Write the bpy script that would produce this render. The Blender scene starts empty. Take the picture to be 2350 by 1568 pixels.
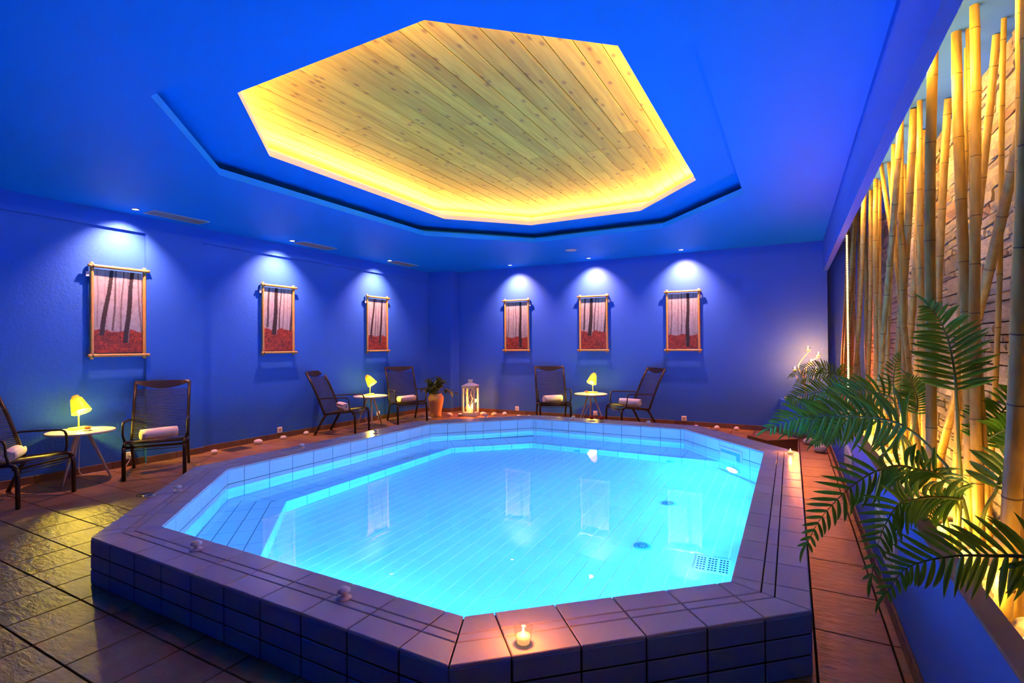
import bpy, math, random
from mathutils import Vector, Matrix
RND = random.Random(11)
sc = bpy.context.scene
COL = sc.collection
V = Vector

# ------------------------------------------------------------------ camera, world, exposure
cam = bpy.data.cameras.new('camera'); cam.sensor_width = 36.0; cam.lens = 18.004; cam.clip_end = 60; cam.clip_start = .02
cam_o = bpy.data.objects.new('camera', cam); COL.objects.link(cam_o)
cr, cu, cf = V((.87786, .47879, -.0063)), V((.0093, -.0039, .99995)), V((-.47873, .87794, .00778))
cam_o.matrix_world = Matrix(((cr.x, cu.x, -cf.x, 0), (cr.y, cu.y, -cf.y, 0), (cr.z, cu.z, -cf.z, 1.5), (0, 0, 0, 1)))
sc.camera = cam_o
world = bpy.data.worlds.new('world'); sc.world = world; world.use_nodes = True
world.node_tree.nodes['Background'].inputs[0].default_value = (0, 0, 0, 1)
world.node_tree.nodes['Background'].inputs[1].default_value = 0
vs = sc.view_settings
vs.view_transform = 'Standard'; vs.look = 'None'; vs.gamma = 1; vs.use_curve_mapping = False; vs.exposure = 1.08
try:
    cy = sc.cycles
    cy.use_denoising = True; cy.sample_clamp_indirect = 6.0; cy.sample_clamp_direct = 0
    cy.max_bounces = 7; cy.diffuse_bounces = 3; cy.glossy_bounces = 3; cy.transmission_bounces = 5; cy.transparent_max_bounces = 8
    cy.use_adaptive_sampling = True; cy.adaptive_threshold = .17; cy.adaptive_min_samples = 16; cy.use_light_tree = True
    cy.caustics_refractive = True; cy.caustics_reflective = True; cy.blur_glossy = .6
except Exception:
    pass

# light levels
POOL_W = 61.0
POOL_COL = (.024, .33, 1.0)
COVE_W = 16.0
COVE_COL = (1.0, .47, .07)
NICHE_W = 60.0
NICHE_COL = (1.0, .52, .10)
SPOT_W = 180.0
SPOT_COL = (1.0, .36, .29)
LAMP_W = 20.0
LAMP_COL = (1.0, .72, .06)
FLAME_COL = (1.0, .19, .03)

def lamp_obj(name, data, loc, dirv=None, up=None):
    o = bpy.data.objects.new(name, data); COL.objects.link(o); o.location = loc
    if dirv is not None:
        d = V(dirv).normalized()
        if up is not None:
            x = V(up).normalized(); z = -d; y = z.cross(x).normalized(); x = y.cross(z)
            o.rotation_euler = Matrix(((x.x, y.x, z.x), (x.y, y.y, z.y), (x.z, y.z, z.z))).to_euler()
        else:
            o.rotation_euler = d.to_track_quat('-Z', 'Y').to_euler()
    return o
def area(name, loc, dirv, sx, sy, w, col, along=None, spread=180, shape='RECTANGLE'):
    l = bpy.data.lights.new(name, 'AREA'); l.shape = shape; l.size = sx; l.size_y = sy; l.energy = w; l.color = col
    l.spread = math.radians(spread)
    return lamp_obj(name, l, loc, dirv, along)
def point(name, loc, w, col, r=.02):
    l = bpy.data.lights.new(name, 'POINT'); l.energy = w; l.color = col; l.shadow_soft_size = r
    return lamp_obj(name, l, loc)

# pool octagons (outer rim, inner rim) counter-clockwise from the near left corner
PI = [V(p) for p in ((-3.742, 1.902), (-1.29, 1.902), (-.278, 2.82), (-.278, 6.37), (-1.35, 7.58), (-3.742, 7.58), (-4.915, 6.338), (-4.915, 3.105))]
def edge_offset(poly, ds):
    # move every edge of a convex polygon outwards by its own distance and intersect the neighbours
    n = len(poly); E = []
    for i in range(n):
        e = (poly[(i + 1) % n] - poly[i]).normalized(); E.append((poly[i] + V((e.y, -e.x)) * ds[i], e))
    out = []
    for i in range(n):
        (p, e), (q, f) = E[i - 1], E[i]; k = ((q - p).x * f.y - (q - p).y * f.x) / (e.x * f.y - e.y * f.x); out.append(p + e * k)
    return out
PO = edge_offset(PI, (.315, .33, .343, .36, .40, .37, .375, .35))
RIM, WATER, BENCH, PFLOOR = .295, .095, -.29, -.60
ZC = 3.2

# underwater lamps of the pool: one in the wall facing the camera, the others unseen, added in walls facing away to light the pool evenly
POOL_AND_ADDED_LAMPS = [((-.612, 6.747, -.40), (-.749, -.663, .0), 1.0), ((-.278, 5.2, -.44), (-1, 0, 0), 1.0), ((-.278, 3.7, -.44), (-1, 0, 0), 1.0),
              ((-.784, 2.361, -.44), (-.672, .741, 0), .55), ((-2.0, 1.902, -.44), (0, 1, 0), .6), ((-2.75, 1.902, -.44), (0, 1, 0), .7)]
for p, n, k in POOL_AND_ADDED_LAMPS:
    q = V(p) + V(n) * .045
    area('underwater_light', q, n, .2, .2, POOL_W * k, POOL_COL, shape='DISK')

# ceiling recess octagons
CO = [V(p) for p in ((-3.78, 1.86), (-1.66, 1.86), (-.46, 3.05), (-.46, 6.33), (-1.63, 7.6), (-3.72, 7.6), (-4.94, 6.26), (-4.94, 3.05))]
CI = [V(p) for p in ((-3.555, 2.33), (-1.83, 2.33), (-.935, 3.12), (-.935, 6.114), (-1.831, 7.13), (-3.541, 7.13), (-4.466, 6.13), (-4.466, 3.256))]
ZU = 3.37
# warm light strips in the cove around the wooden ceiling
def offs(poly, d):
    n = len(poly); out = []
    for i in range(n):
        a, b, c_ = poly[i - 1], poly[i], poly[(i + 1) % n]
        e1 = (b - a).normalized(); e2 = (c_ - b).normalized()
        n1 = V((e1.y, -e1.x)); n2 = V((e2.y, -e2.x))
        k = (n1 + n2); k = k / (k.length_squared) * 2
        out.append(b + k * d)
    return out
CV = offs(CI, .17)
for i in range(8):
    a, b = CV[i], CV[(i + 1) % 8]
    m = (a + b) / 2; e = (b - a); nrm = V((e.y, -e.x)).normalized()
    area('cove_light_strip', (m.x, m.y, ZU + .084), (-nrm.x * .55, -nrm.y * .55, 1), e.length, .02, COVE_W * e.length, COVE_COL, along=(e.x, e.y, 0))

# warm light strips of the bamboo niche: behind the beam and behind the parapet
XF, XT = .475, .54            # face and inner side of planter parapet / beam
PT, BZ = .70, 2.70            # parapet top, beam bottom
XS = 1.05                     # stone face
area('niche_light_strip', (XT + .02, 4.35, 2.98), (1, 0, -.15), 5.1, .02, NICHE_W * 1.0, NICHE_COL, along=(0, 1, 0), spread=150)
area('niche_light_strip', (XT + .02, 4.35, .60), (1, 0, .25), 5.1, .02, NICHE_W * .72, NICHE_COL, along=(0, 1, 0), spread=138)

# ------------------------------------------------------------------ helpers
class MB:
    def __init__(s): s.v = []; s.f = []; s.m = []; s.s = []
    def poly(s, pts, mi=0, sm=False):
        b = len(s.v); s.v += [tuple(p) for p in pts]; s.f.append(tuple(range(b, b + len(pts)))); s.m.append(mi); s.s.append(sm); return s
    def raw(s, verts, faces, mi=0, sm=False):
        b = len(s.v); s.v += [tuple(p) for p in verts]
        for f in faces: s.f.append(tuple(i + b for i in f)); s.m.append(mi); s.s.append(sm)
        return s
    def box(s, x0, x1, y0, y1, z0, z1, mi=0):
        v = [(x, y, z) for z in (z0, z1) for y in (y0, y1) for x in (x0, x1)]
        return s.raw(v, [(0, 2, 3, 1), (4, 5, 7, 6), (0, 1, 5, 4), (2, 6, 7, 3), (0, 4, 6, 2), (1, 3, 7, 5)], mi)
    def bbox(s, x0, x1, y0, y1, z0, z1, b, mi=0):
        # box with all edges chamfered
        def corner(x, y, z, sx, sy, sz): return [(x + sx * b, y, z), (x, y + sy * b, z), (x, y, z + sz * b)]
        from itertools import product
        idx = {}; vv = []
        for ix, iy, iz in product((0, 1), repeat=3):
            x = (x0, x1)[ix]; y = (y0, y1)[iy]; z = (z0, z1)[iz]
            sx, sy, sz = (1, -1)[ix], (1, -1)[iy], (1, -1)[iz]
            for k, p in enumerate(((x, y + sy * b, z + sz * b), (x + sx * b, y, z + sz * b), (x + sx * b, y + sy * b, z))):
                idx[ix, iy, iz, k] = len(vv); vv.append(p)
        I = lambda a, bq, c_, k: idx[a, bq, c_, k]
        F = []
        for a in (0, 1):
            F.append([I(a, 0, 0, 0), I(a, 1, 0, 0), I(a, 1, 1, 0), I(a, 0, 1, 0)]); F.append([I(0, a, 0, 1), I(1, a, 0, 1), I(1, a, 1, 1), I(0, a, 1, 1)])
            F.append([I(0, 0, a, 2), I(1, 0, a, 2), I(1, 1, a, 2), I(0, 1, a, 2)])
            for c2 in (0, 1):
                F.append([I(a, c2, 0, 0), I(a, c2, 1, 0), I(a, c2, 1, 1), I(a, c2, 0, 1)])
                F.append([I(a, 0, c2, 0), I(a, 1, c2, 0), I(a, 1, c2, 2), I(a, 0, c2, 2)])
                F.append([I(0, a, c2, 1), I(1, a, c2, 1), I(1, a, c2, 2), I(0, a, c2, 2)])
        for ix, iy, iz in product((0, 1), repeat=3): F.append([I(ix, iy, iz, k) for k in range(3)])
        cx = V(((x0 + x1) / 2, (y0 + y1) / 2, (z0 + z1) / 2)); G = []
        for f in F:
            p = [V(vv[i]) for i in f]; n = (p[1] - p[0]).cross(p[2] - p[0])
            G.append(tuple(f) if n.dot(sum(p, V()) / len(p) - cx) > 0 else tuple(reversed(f)))
        return s.raw(vv, G, mi)
    def tube(s, path, r, n=8, mi=0, sm=True, flat=1.0):
        P = [V(p) for p in path]; rs = r if isinstance(r, (list, tuple)) else [r] * len(P); vv = []; F = []
        up = V((0, 0, 1))
        for i, p in enumerate(P):
            t = (P[min(i + 1, len(P) - 1)] - P[max(i - 1, 0)]).normalized()
            if abs(t.dot(up)) > .97: up = V((0, 1, 0)) if abs(t.y) < .9 else V((1, 0, 0))
            a = t.cross(up).normalized(); bb = a.cross(t).normalized(); up = bb
            for k in range(n):
                an = 2 * math.pi * k / n; vv.append(p + a * math.cos(an) * rs[i] + bb * math.sin(an) * rs[i] * flat)
        for i in range(len(P) - 1):
            for k in range(n): F.append((i * n + k, i * n + (k + 1) % n, (i + 1) * n + (k + 1) % n, (i + 1) * n + k))
        s.raw(vv, F, mi, sm)
        b = len(s.v) - len(vv)
        s.f.append(tuple(b + k for k in reversed(range(n)))); s.m.append(mi); s.s.append(False)
        s.f.append(tuple(b + (len(P) - 1) * n + k for k in range(n))); s.m.append(mi); s.s.append(False)
        return s
    def lathe(s, prof, n=16, c=(0, 0, 0), mi=0, sm=True):
        vv = []; F = []
        for r, z in prof:
            for k in range(n):
                a = 2 * math.pi * k / n; vv.append((c[0] + r * math.cos(a), c[1] + r * math.sin(a), c[2] + z))
        for i in range(len(prof) - 1):
            for k in range(n): F.append((i * n + k, i * n + (k + 1) % n, (i + 1) * n + (k + 1) % n, (i + 1) * n + k))
        s.raw(vv, F, mi, sm); b = len(s.v) - len(vv)
        if prof[0][0] > 1e-5: s.f.append(tuple(b + k for k in reversed(range(n)))); s.m.append(mi); s.s.append(False)
        if prof[-1][0] > 1e-5: s.f.append(tuple(b + (len(prof) - 1) * n + k for k in range(n))); s.m.append(mi); s.s.append(False)
        return s
    def blob(s, c, r, nu=10, nv=7, mi=0, jit=0, rnd=None):
        vv = []; F = []; rnd = rnd or RND
        for i in range(nv + 1):
            th = math.pi * i / nv
            for k in range(nu):
                a = 2 * math.pi * k / nu; j = 1 + (rnd.random() - .5) * jit if 0 < i < nv else 1
                vv.append((c[0] + r[0] * math.sin(th) * math.cos(a) * j, c[1] + r[1] * math.sin(th) * math.sin(a) * j, c[2] - r[2] * math.cos(th) * j))
        for i in range(nv):
            for k in range(nu): F.append((i * nu + k, i * nu + (k + 1) % nu, (i + 1) * nu + (k + 1) % nu, (i + 1) * nu + k))
        return s.raw(vv, F, mi, True)
    def prism(s, pts, z0, z1, bev=0, mi=0, bottom=True):
        # convex polygon (counter-clockwise) raised from z0 to z1 with a chamfered top edge
        n = len(pts); P = [V((p[0], p[1])) for p in pts]
        T = offs(P, -bev) if bev else P
        vv = [(p.x, p.y, z0) for p in P] + [(p.x, p.y, z1 - bev) for p in P] + [(p.x, p.y, z1) for p in T]
        F = [tuple(2 * n + k for k in range(n))]
        if bottom: F.append(tuple(reversed(range(n))))
        for k in range(n):
            j = (k + 1) % n; F.append((k, j, n + j, n + k))
            if bev: F.append((n + k, n + j, 2 * n + j, 2 * n + k))
        return s.raw(vv, F, mi)
    def mesh(s, name, mats):
        me = bpy.data.meshes.new(name); me.from_pydata(s.v, [], s.f)
        for m in (mats if isinstance(mats, (list, tuple)) else [mats]): me.materials.append(m)
        me.polygons.foreach_set('material_index', s.m); me.polygons.foreach_set('use_smooth', s.s); me.update()
        return me
    def build(s, name, mats, parent=None, M=None): return ob(name, s.mesh(name, mats), parent, M)

ROOTM = {}
def ob(name, me, parent=None, M=None, world=True):
    o = bpy.data.objects.new(name, me); COL.objects.link(o)
    if M is not None: o.matrix_basis = M
    if parent is not None:
        o.parent = parent
        if parent in ROOTM and world: o.matrix_parent_inverse = ROOTM[parent]
    return o
def tag(o, label=None, cat=None, group=None, kind=None):
    if label: o['label'] = label
    if cat: o['category'] = cat
    if group: o['group'] = group
    if kind: o['kind'] = kind
    return o
def thing(name, label, cat, loc=(0, 0, 0), rz=0, group=None, world=False):
    # an Empty at the thing's base; world=True lets its parts be given in room coordinates
    o = bpy.data.objects.new(name, None); COL.objects.link(o); o.location = loc; o.rotation_euler = (0, 0, rz); o.empty_display_size = .1
    if world: ROOTM[o] = Matrix.Translation(-V(loc))
    return tag(o, label, cat, group)
def copy_tree(o, loc=None, rz=None, label=None, parent=None):
    c_ = o.copy(); COL.objects.link(c_)
    if parent is not None: c_.parent = parent
    if loc is not None: c_.location = loc
    if rz is not None: c_.rotation_euler = (0, 0, rz)
    if label: c_['label'] = label
    for ch in [x for x in o.children]: copy_tree(ch, parent=c_)
    return c_
def clip(poly, a, n):
    # keep the part of the polygon with (p-a).n >= 0
    out = []
    for i in range(len(poly)):
        p, q = poly[i], poly[(i + 1) % len(poly)]
        dp, dq = (p - a).dot(n), (q - a).dot(n)
        if dp >= 0: out.append(p)
        if (dp >= 0) != (dq >= 0): out.append(p + (q - p) * (dp / (dp - dq)))
    return out
def clean(poly):
    out = []
    for p in poly:
        if not out or (p - out[-1]).length > 2e-3: out.append(p)
    if len(out) > 1 and (out[0] - out[-1]).length < 2e-3: out.pop()
    return out
def parea(poly): return abs(sum(poly[i].x * poly[(i + 1) % len(poly)].y - poly[(i + 1) % len(poly)].x * poly[i].y for i in range(len(poly)))) / 2
def clip_poly(poly, region):
    for i in range(len(region)):
        a, b = region[i], region[(i + 1) % len(region)]; e = (b - a).normalized()
        poly = clip(poly, a, V((-e.y, e.x)))
        if len(poly) < 3: return []
    return poly
def project(p):
    d = V(p) - V((0, 0, 1.5)); z = d.dot(cf)
    if z < .1: return None
    return (1175 + 1175.26 * d.dot(cr) / z, 784 - 1175.26 * d.dot(cu) / z, z)

# ------------------------------------------------------------------ materials
def nmat(name):
    m = bpy.data.materials.new(name); m.use_nodes = True; nt = m.node_tree
    return m, nt, nt.nodes['Principled BSDF'], nt.nodes, nt.links
def mat(name, col, rough=.5, metal=0, spec=.5, bump=None, var=None, stretch=None, emit=None, coat=0, trans=0, ior=1.45, rvar=0, obj=True):
    # var = (scale, second colour, amount, detail); bump = (scale, strength, distance); rvar = per-object value variation
    m, nt, b, N, L = nmat(name)
    b.inputs['Base Color'].default_value = (*col, 1); b.inputs['Roughness'].default_value = rough; b.inputs['Metallic'].default_value = metal
    b.inputs['Specular IOR Level'].default_value = spec; b.inputs['Coat Weight'].default_value = coat; b.inputs['IOR'].default_value = ior
    b.inputs['Transmission Weight'].default_value = trans
    co = None
    if var or bump:
        tc = N.new('ShaderNodeTexCoord'); mp = N.new('ShaderNodeMapping'); L.new(tc.outputs['Object'], mp.inputs[0]); co = mp.outputs[0]
        if stretch: mp.inputs['Scale'].default_value = stretch
        oi = N.new('ShaderNodeObjectInfo'); mu = N.new('ShaderNodeVectorMath'); mu.operation = 'SCALE'; cmb = N.new('ShaderNodeCombineXYZ')
        for k in range(3): L.new(oi.outputs['Random'], cmb.inputs[k])
        mu.inputs['Scale'].default_value = 37.0; L.new(cmb.outputs[0], mu.inputs[0])
        ad = N.new('ShaderNodeVectorMath'); L.new(co, ad.inputs[0]); L.new(mu.outputs[0], ad.inputs[1]); co = ad.outputs[0]
    src = None
    if var:
        nz = N.new('ShaderNodeTexNoise'); nz.inputs['Scale'].default_value = var[0]; nz.inputs['Detail'].default_value = var[3] if len(var) > 3 else 3
        L.new(co, nz.inputs['Vector'])
        rp = N.new('ShaderNodeMapRange'); rp.inputs[1].default_value = .35; rp.inputs[2].default_value = .68; rp.inputs[4].default_value = var[2]
        L.new(nz.outputs[0], rp.inputs[0])
        mx = N.new('ShaderNodeMix'); mx.data_type = 'RGBA'; mx.inputs[6].default_value = (*col, 1); mx.inputs[7].default_value = (*var[1], 1)
        L.new(rp.outputs[0], mx.inputs[0]); src = mx.outputs[2]
    if rvar:
        oi2 = N.new('ShaderNodeObjectInfo'); r2 = N.new('ShaderNodeMapRange'); r2.inputs[3].default_value = 1 - rvar; r2.inputs[4].default_value = 1 + rvar
        L.new(oi2.outputs['Random'], r2.inputs[0])
        hv = N.new('ShaderNodeHueSaturation'); L.new(r2.outputs[0], hv.inputs['Value']); hv.inputs['Color'].default_value = (*col, 1)
        if src: L.new(src, hv.inputs['Color'])
        src = hv.outputs[0]
    if src: L.new(src, b.inputs['Base Color'])
    if bump:
        nb = N.new('ShaderNodeTexNoise'); nb.inputs['Scale'].default_value = bump[0]; nb.inputs['Detail'].default_value = 4; L.new(co, nb.inputs['Vector'])
        bp = N.new('ShaderNodeBump'); bp.inputs['Strength'].default_value = bump[1]; bp.inputs['Distance'].default_value = bump[2]
        L.new(nb.outputs[0], bp.inputs['Height']); L.new(bp.outputs[0], b.inputs['Normal'])
    if emit:
        b.inputs['Emission Color'].default_value = (*emit[0], 1); b.inputs['Emission Strength'].default_value = emit[1]
    return m
BLUE = (.036, .150, .70)
m_wall = mat('blue_stucco_paint', (.030, .155, .70), .75, spec=.2, bump=(34, .55, .006))
m_blue = mat('blue_smooth_paint', BLUE, .6, spec=.25, bump=(60, .05, .002))
m_ceil = mat('blue_ceiling_paint', (.003, .255, .85), .55, spec=.1)
m_white = mat('white_paint', (.62, .62, .66), .5)
m_cream = mat('cream_board', (.72, .62, .5), .6)
m_grout_d = mat('dark_grout', (.016, .010, .010), .95, spec=.1)
m_grout_b = mat('pool_grout', (.06, .12, .16), .9)
m_grout_l = mat('light_grout', (.9, .92, .93), .9)
m_coping = mat('glazed_grey_tile', (.47, .48, .54), .2, spec=.5, var=(6, (.43, .44, .51), .6), rvar=.06)
m_side = mat('glazed_blue_grey_tile', (.15, .27, .44), .28, spec=.5, rvar=.05)
m_ptile = mat('pool_pale_blue_tile', (.44, .70, .80), .22, spec=.4, rvar=.03)
m_water = mat('water', (1, 1, 1), 0.0, trans=1, ior=1.333, spec=.5, bump=(2.2, .05, .02))
m_base = mat('brown_skirting_tile', (.11, .06, .045), .5, var=(9, (.15, .08, .05), .8), rvar=.15)
m_cove = m_cream
def floor_mat():
    m, nt, b, N, L = nmat('slate_floor_tile')
    tc = N.new('ShaderNodeTexCoord'); oi = N.new('ShaderNodeObjectInfo'); geo = N.new('ShaderNodeNewGeometry')
    mp = N.new('ShaderNodeMapping'); mp.inputs['Scale'].default_value = (3.2, 8, 1); L.new(geo.outputs['Position'], mp.inputs[0])
    n1 = N.new('ShaderNodeTexNoise'); n1.inputs['Scale'].default_value = 3.2; n1.inputs['Detail'].default_value = 7; n1.inputs['Roughness'].default_value = .6; L.new(mp.outputs[0], n1.inputs['Vector'])
    n2 = N.new('ShaderNodeTexNoise'); n2.inputs['Scale'].default_value = 3; n2.inputs['Detail'].default_value = 3; L.new(geo.outputs['Position'], n2.inputs['Vector'])
    cr_ = N.new('ShaderNodeValToRGB'); cr_.color_ramp.elements[0].color = (.25, .135, .05, 1); cr_.color_ramp.elements[1].color = (.42, .24, .085, 1)
    cr_.color_ramp.elements[0].position = .3; cr_.color_ramp.elements[1].position = .72; L.new(n2.outputs[0], cr_.inputs[0])
    hv = N.new('ShaderNodeHueSaturation'); r2 = N.new('ShaderNodeMapRange'); r2.inputs[3].default_value = .85; r2.inputs[4].default_value = 1.12
    L.new(oi.outputs['Random'], r2.inputs[0]); L.new(r2.outputs[0], hv.inputs['Value']); L.new(cr_.outputs[0], hv.inputs['Color']); L.new(hv.outputs[0], b.inputs['Base Color'])
    b.inputs['Roughness'].default_value = .30; b.inputs['Specular IOR Level'].default_value = .6
    bp = N.new('ShaderNodeBump'); bp.inputs['Strength'].default_value = .6; bp.inputs['Distance'].default_value = .014; L.new(n1.outputs[0], bp.inputs['Height']); L.new(bp.outputs[0], b.inputs['Normal'])
    return m
m_floor = floor_mat()
def wood_mat():
    m, nt, b, N, L = nmat('knotty_pine')
    geo = N.new('ShaderNodeNewGeometry'); oi = N.new('ShaderNodeObjectInfo')
    cmb = N.new('ShaderNodeCombineXYZ'); mu = N.new('ShaderNodeMath'); mu.operation = 'MULTIPLY'; mu.inputs[1].default_value = 53; L.new(oi.outputs['Random'], mu.inputs[0]); L.new(mu.outputs[0], cmb.inputs[2]); L.new(mu.outputs[0], cmb.inputs[1])
    ad = N.new('ShaderNodeVectorMath'); L.new(geo.outputs['Position'], ad.inputs[0]); L.new(cmb.outputs[0], ad.inputs[1])
    mp = N.new('ShaderNodeMapping'); mp.inputs['Scale'].default_value = (9, .55, 1); L.new(ad.outputs[0], mp.inputs[0])
    n1 = N.new('ShaderNodeTexNoise'); n1.inputs['Scale'].default_value = 2.2; n1.inputs['Detail'].default_value = 6; n1.inputs['Distortion'].default_value = 1.2; L.new(mp.outputs[0], n1.inputs['Vector'])
    c1 = N.new('ShaderNodeValToRGB'); c1.color_ramp.elements[0].position = .3; c1.color_ramp.elements[0].color = (.38, .25, .018, 1); c1.color_ramp.elements[1].position = .7; c1.color_ramp.elements[1].color = (.60, .45, .05, 1); L.new(n1.outputs[0], c1.inputs[0])
    # knots: stretched cells
    mk = N.new('ShaderNodeMapping'); mk.inputs['Scale'].default_value = (6.2, 3.0, 1); L.new(ad.outputs[0], mk.inputs[0])
    vo = N.new('ShaderNodeTexVoronoi'); vo.inputs['Scale'].default_value = 1.0; vo.voronoi_dimensions = '2D'; L.new(mk.outputs[0], vo.inputs['Vector'])
    kr = N.new('ShaderNodeMapRange'); kr.inputs[1].default_value = .02; kr.inputs[2].default_value = .13; kr.inputs[3].default_value = 1; kr.inputs[4].default_value = 0; L.new(vo.outputs['Distance'], kr.inputs[0])
    wv = N.new('ShaderNodeTexNoise'); wv.inputs['Scale'].default_value = 3.1; L.new(mk.outputs[0], wv.inputs['Vector'])
    km = N.new('ShaderNodeMath'); km.operation = 'MULTIPLY'; L.new(kr.outputs[0], km.inputs[0]); km.inputs[1].default_value = .8
    mx = N.new('ShaderNodeMix'); mx.data_type = 'RGBA'; mx.inputs[7].default_value = (.12, .05, .015, 1); L.new(km.outputs[0], mx.inputs[0]); L.new(c1.outputs[0], mx.inputs[6])
    hv = N.new('ShaderNodeHueSaturation'); r2 = N.new('ShaderNodeMapRange'); r2.inputs[3].default_value = .78; r2.inputs[4].default_value = 1.18; L.new(oi.outputs['Random'], r2.inputs[0]); L.new(r2.outputs[0], hv.inputs['Value'])
    L.new(mx.outputs[2], hv.inputs['Color']); L.new(hv.outputs[0], b.inputs['Base Color']); b.inputs['Roughness'].default_value = .5
    return m
m_wood = wood_mat()
m_chair = mat('brown_metal', (.022, .0135, .010), .42, spec=.45)
m_cord = mat('brown_cord', (.034, .02, .015), .5)
m_towel = mat('white_towel', (.80, .76, .76), .95, spec=.1, bump=(180, .5, .004))
m_tabtop = mat('white_table_top', (.55, .56, .54), .35)
m_leg = mat('pale_wood_leg', (.58, .55, .55), .5)
m_lampbody = mat('lamp_enamel', (.72, .66, .25), .4)
def shade_mat():
    m, nt, b, N, L = nmat('lamp_shade_plastic')
    b.inputs['Base Color'].default_value = (.70, .52, .03, 1); b.inputs['Roughness'].default_value = .45
    tr = N.new('ShaderNodeBsdfTranslucent'); tr.inputs[0].default_value = (.75, .52, .02, 1)
    mx = N.new('ShaderNodeMixShader'); mx.inputs[0].default_value = .05; L.new(b.outputs[0], mx.inputs[1]); L.new(tr.outputs[0], mx.inputs[2]); L.new(mx.outputs[0], N['Material Output'].inputs[0])
    return m
m_shade = shade_mat()
m_bulb = mat('lit_bulb', (1, .9, .5), .4, emit=((1, .8, .25), 12))
m_flame = mat('candle_flame', (1, .7, .3), .5, emit=((1, .55, .16), 30))
m_spot = mat('lit_spot_lens', (1, .9, .8), .4, emit=((1, .66, .42), 25))
m_led = mat('lit_led_rope', (1, .8, .4), .4, emit=((1, .62, .2), 9))
m_plamp = mat('lit_pool_lamp_glass', (.8, .9, 1), .3, emit=((.35, .75, 1.0), 14))
m_wax = mat('ivory_wax', (.8, .72, .55), .5, emit=((1, .5, .15), .35))
def glass_mat():
    m, nt, b, N, L = nmat('clear_glass')
    tr = N.new('ShaderNodeBsdfTransparent'); tr.inputs[0].default_value = (.94, .96, .95, 1); gl = N.new('ShaderNodeBsdfGlossy'); gl.inputs['Roughness'].default_value = .02
    fr = N.new('ShaderNodeLayerWeight'); fr.inputs[0].default_value = .2; pw = N.new('ShaderNodeMath'); pw.operation = 'POWER'; pw.inputs[1].default_value = 3.0; L.new(fr.outputs['Facing'], pw.inputs[0]); ml = N.new('ShaderNodeMath'); ml.operation = 'MULTIPLY_ADD'; ml.inputs[1].default_value = .6; ml.inputs[2].default_value = .04; L.new(pw.outputs[0], ml.inputs[0]); mx = N.new('ShaderNodeMixShader'); L.new(ml.outputs[0], mx.inputs[0]); L.new(tr.outputs[0], mx.inputs[1]); L.new(gl.outputs[0], mx.inputs[2]); L.new(mx.outputs[0], N['Material Output'].inputs[0])
    return m
m_glass = glass_mat()
m_chrome = mat('brushed_metal', (.55, .55, .55), .3, metal=1)
m_dmetal = mat('dark_grate_metal', (.06, .05, .045), .5)
m_black = mat('dark_void', (.01, .01, .012), .8)
m_vent = mat('grey_vent_metal', (.5, .5, .5), .45)
m_terra = mat('terracotta', (.62, .33, .14), .75, bump=(25, .2, .004), var=(7, (.5, .24, .1), .6))
m_leaf = mat('glossy_leaf', (.06, .10, .02), .45, var=(20, (.12, .14, .03), .7))
def palm_mat():
    m, nt, b, N, L = nmat('palm_leaf')
    oi = N.new('ShaderNodeObjectInfo'); c1 = N.new('ShaderNodeValToRGB')
    c1.color_ramp.elements[0].color = (.02, .13, .015, 1); c1.color_ramp.elements[1].color = (.07, .28, .025, 1); L.new(oi.outputs['Random'], c1.inputs[0]); L.new(c1.outputs[0], b.inputs['Base Color'])
    b.inputs['Roughness'].default_value = .38
    tr = N.new('ShaderNodeBsdfTranslucent'); tr.inputs[0].default_value = (.16, .32, .03, 1)
    mx = N.new('ShaderNodeMixShader'); mx.inputs[0].default_value = .28; L.new(b.outputs[0], mx.inputs[1]); L.new(tr.outputs[0], mx.inputs[2]); L.new(mx.outputs[0], N['Material Output'].inputs[0])
    return m
m_palm = palm_mat()
m_stalk = mat('palm_stalk', (.16, .22, .04), .45)
m_rachis = mat('palm_rachis', (.05, .10, .02), .45)
m_bamboo = mat('bamboo_culm', (.50, .33, .075), .38, spec=.4, var=(26, (.28, .17, .04), .75, 5), stretch=(1, 1, .25), rvar=.22)
m_node = mat('bamboo_node', (.12, .08, .04), .6)
m_frame = mat('bamboo_frame_pole', (.58, .36, .10), .4, var=(40, (.42, .24, .06), .6), stretch=(1, 1, 1))
m_tie = mat('dark_cord_tie', (.07, .03, .015), .8)
m_stone = mat('ledge_stone', (.46, .38, .30), .85, spec=.2, bump=(30, .9, .015), var=(9, (.30, .25, .21), .9, 5), rvar=.28)
m_stone2 = mat('rusty_ledge_stone', (.42, .25, .17), .85, spec=.2, bump=(30, .9, .015), var=(9, (.30, .18, .12), .9, 5), rvar=.2)
m_peb = mat('white_pebble', (.78, .74, .70), .55, var=(14, (.66, .62, .58), .6))
m_bedpeb = mat('cream_pebble', (.70, .62, .50), .5, var=(14, (.58, .50, .40), .7), rvar=.15)
m_soil = mat('dark_bed', (.05, .04, .03), .9)
m_cap = mat('planter_cap_paint', (.16, .13, .14), .5)
m_socket = mat('white_plastic', (.75, .75, .76), .4)
m_knobw = mat('grey_white_plastic', (.62, .62, .66), .35)
m_rust = mat('rust_brown_board', (.30, .10, .03), .7, bump=(90, .3, .003), var=(30, (.24, .08, .025), .7))
m_red = mat('red_petal', (.55, .03, .02), .5)
m_rose = mat('salmon_petal', (.85, .28, .12), .55)
m_gleaf = mat('green_leaf', (.05, .16, .03), .5)
m_ivory = mat('ivory_metal', (.75, .68, .55), .4)

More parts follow.
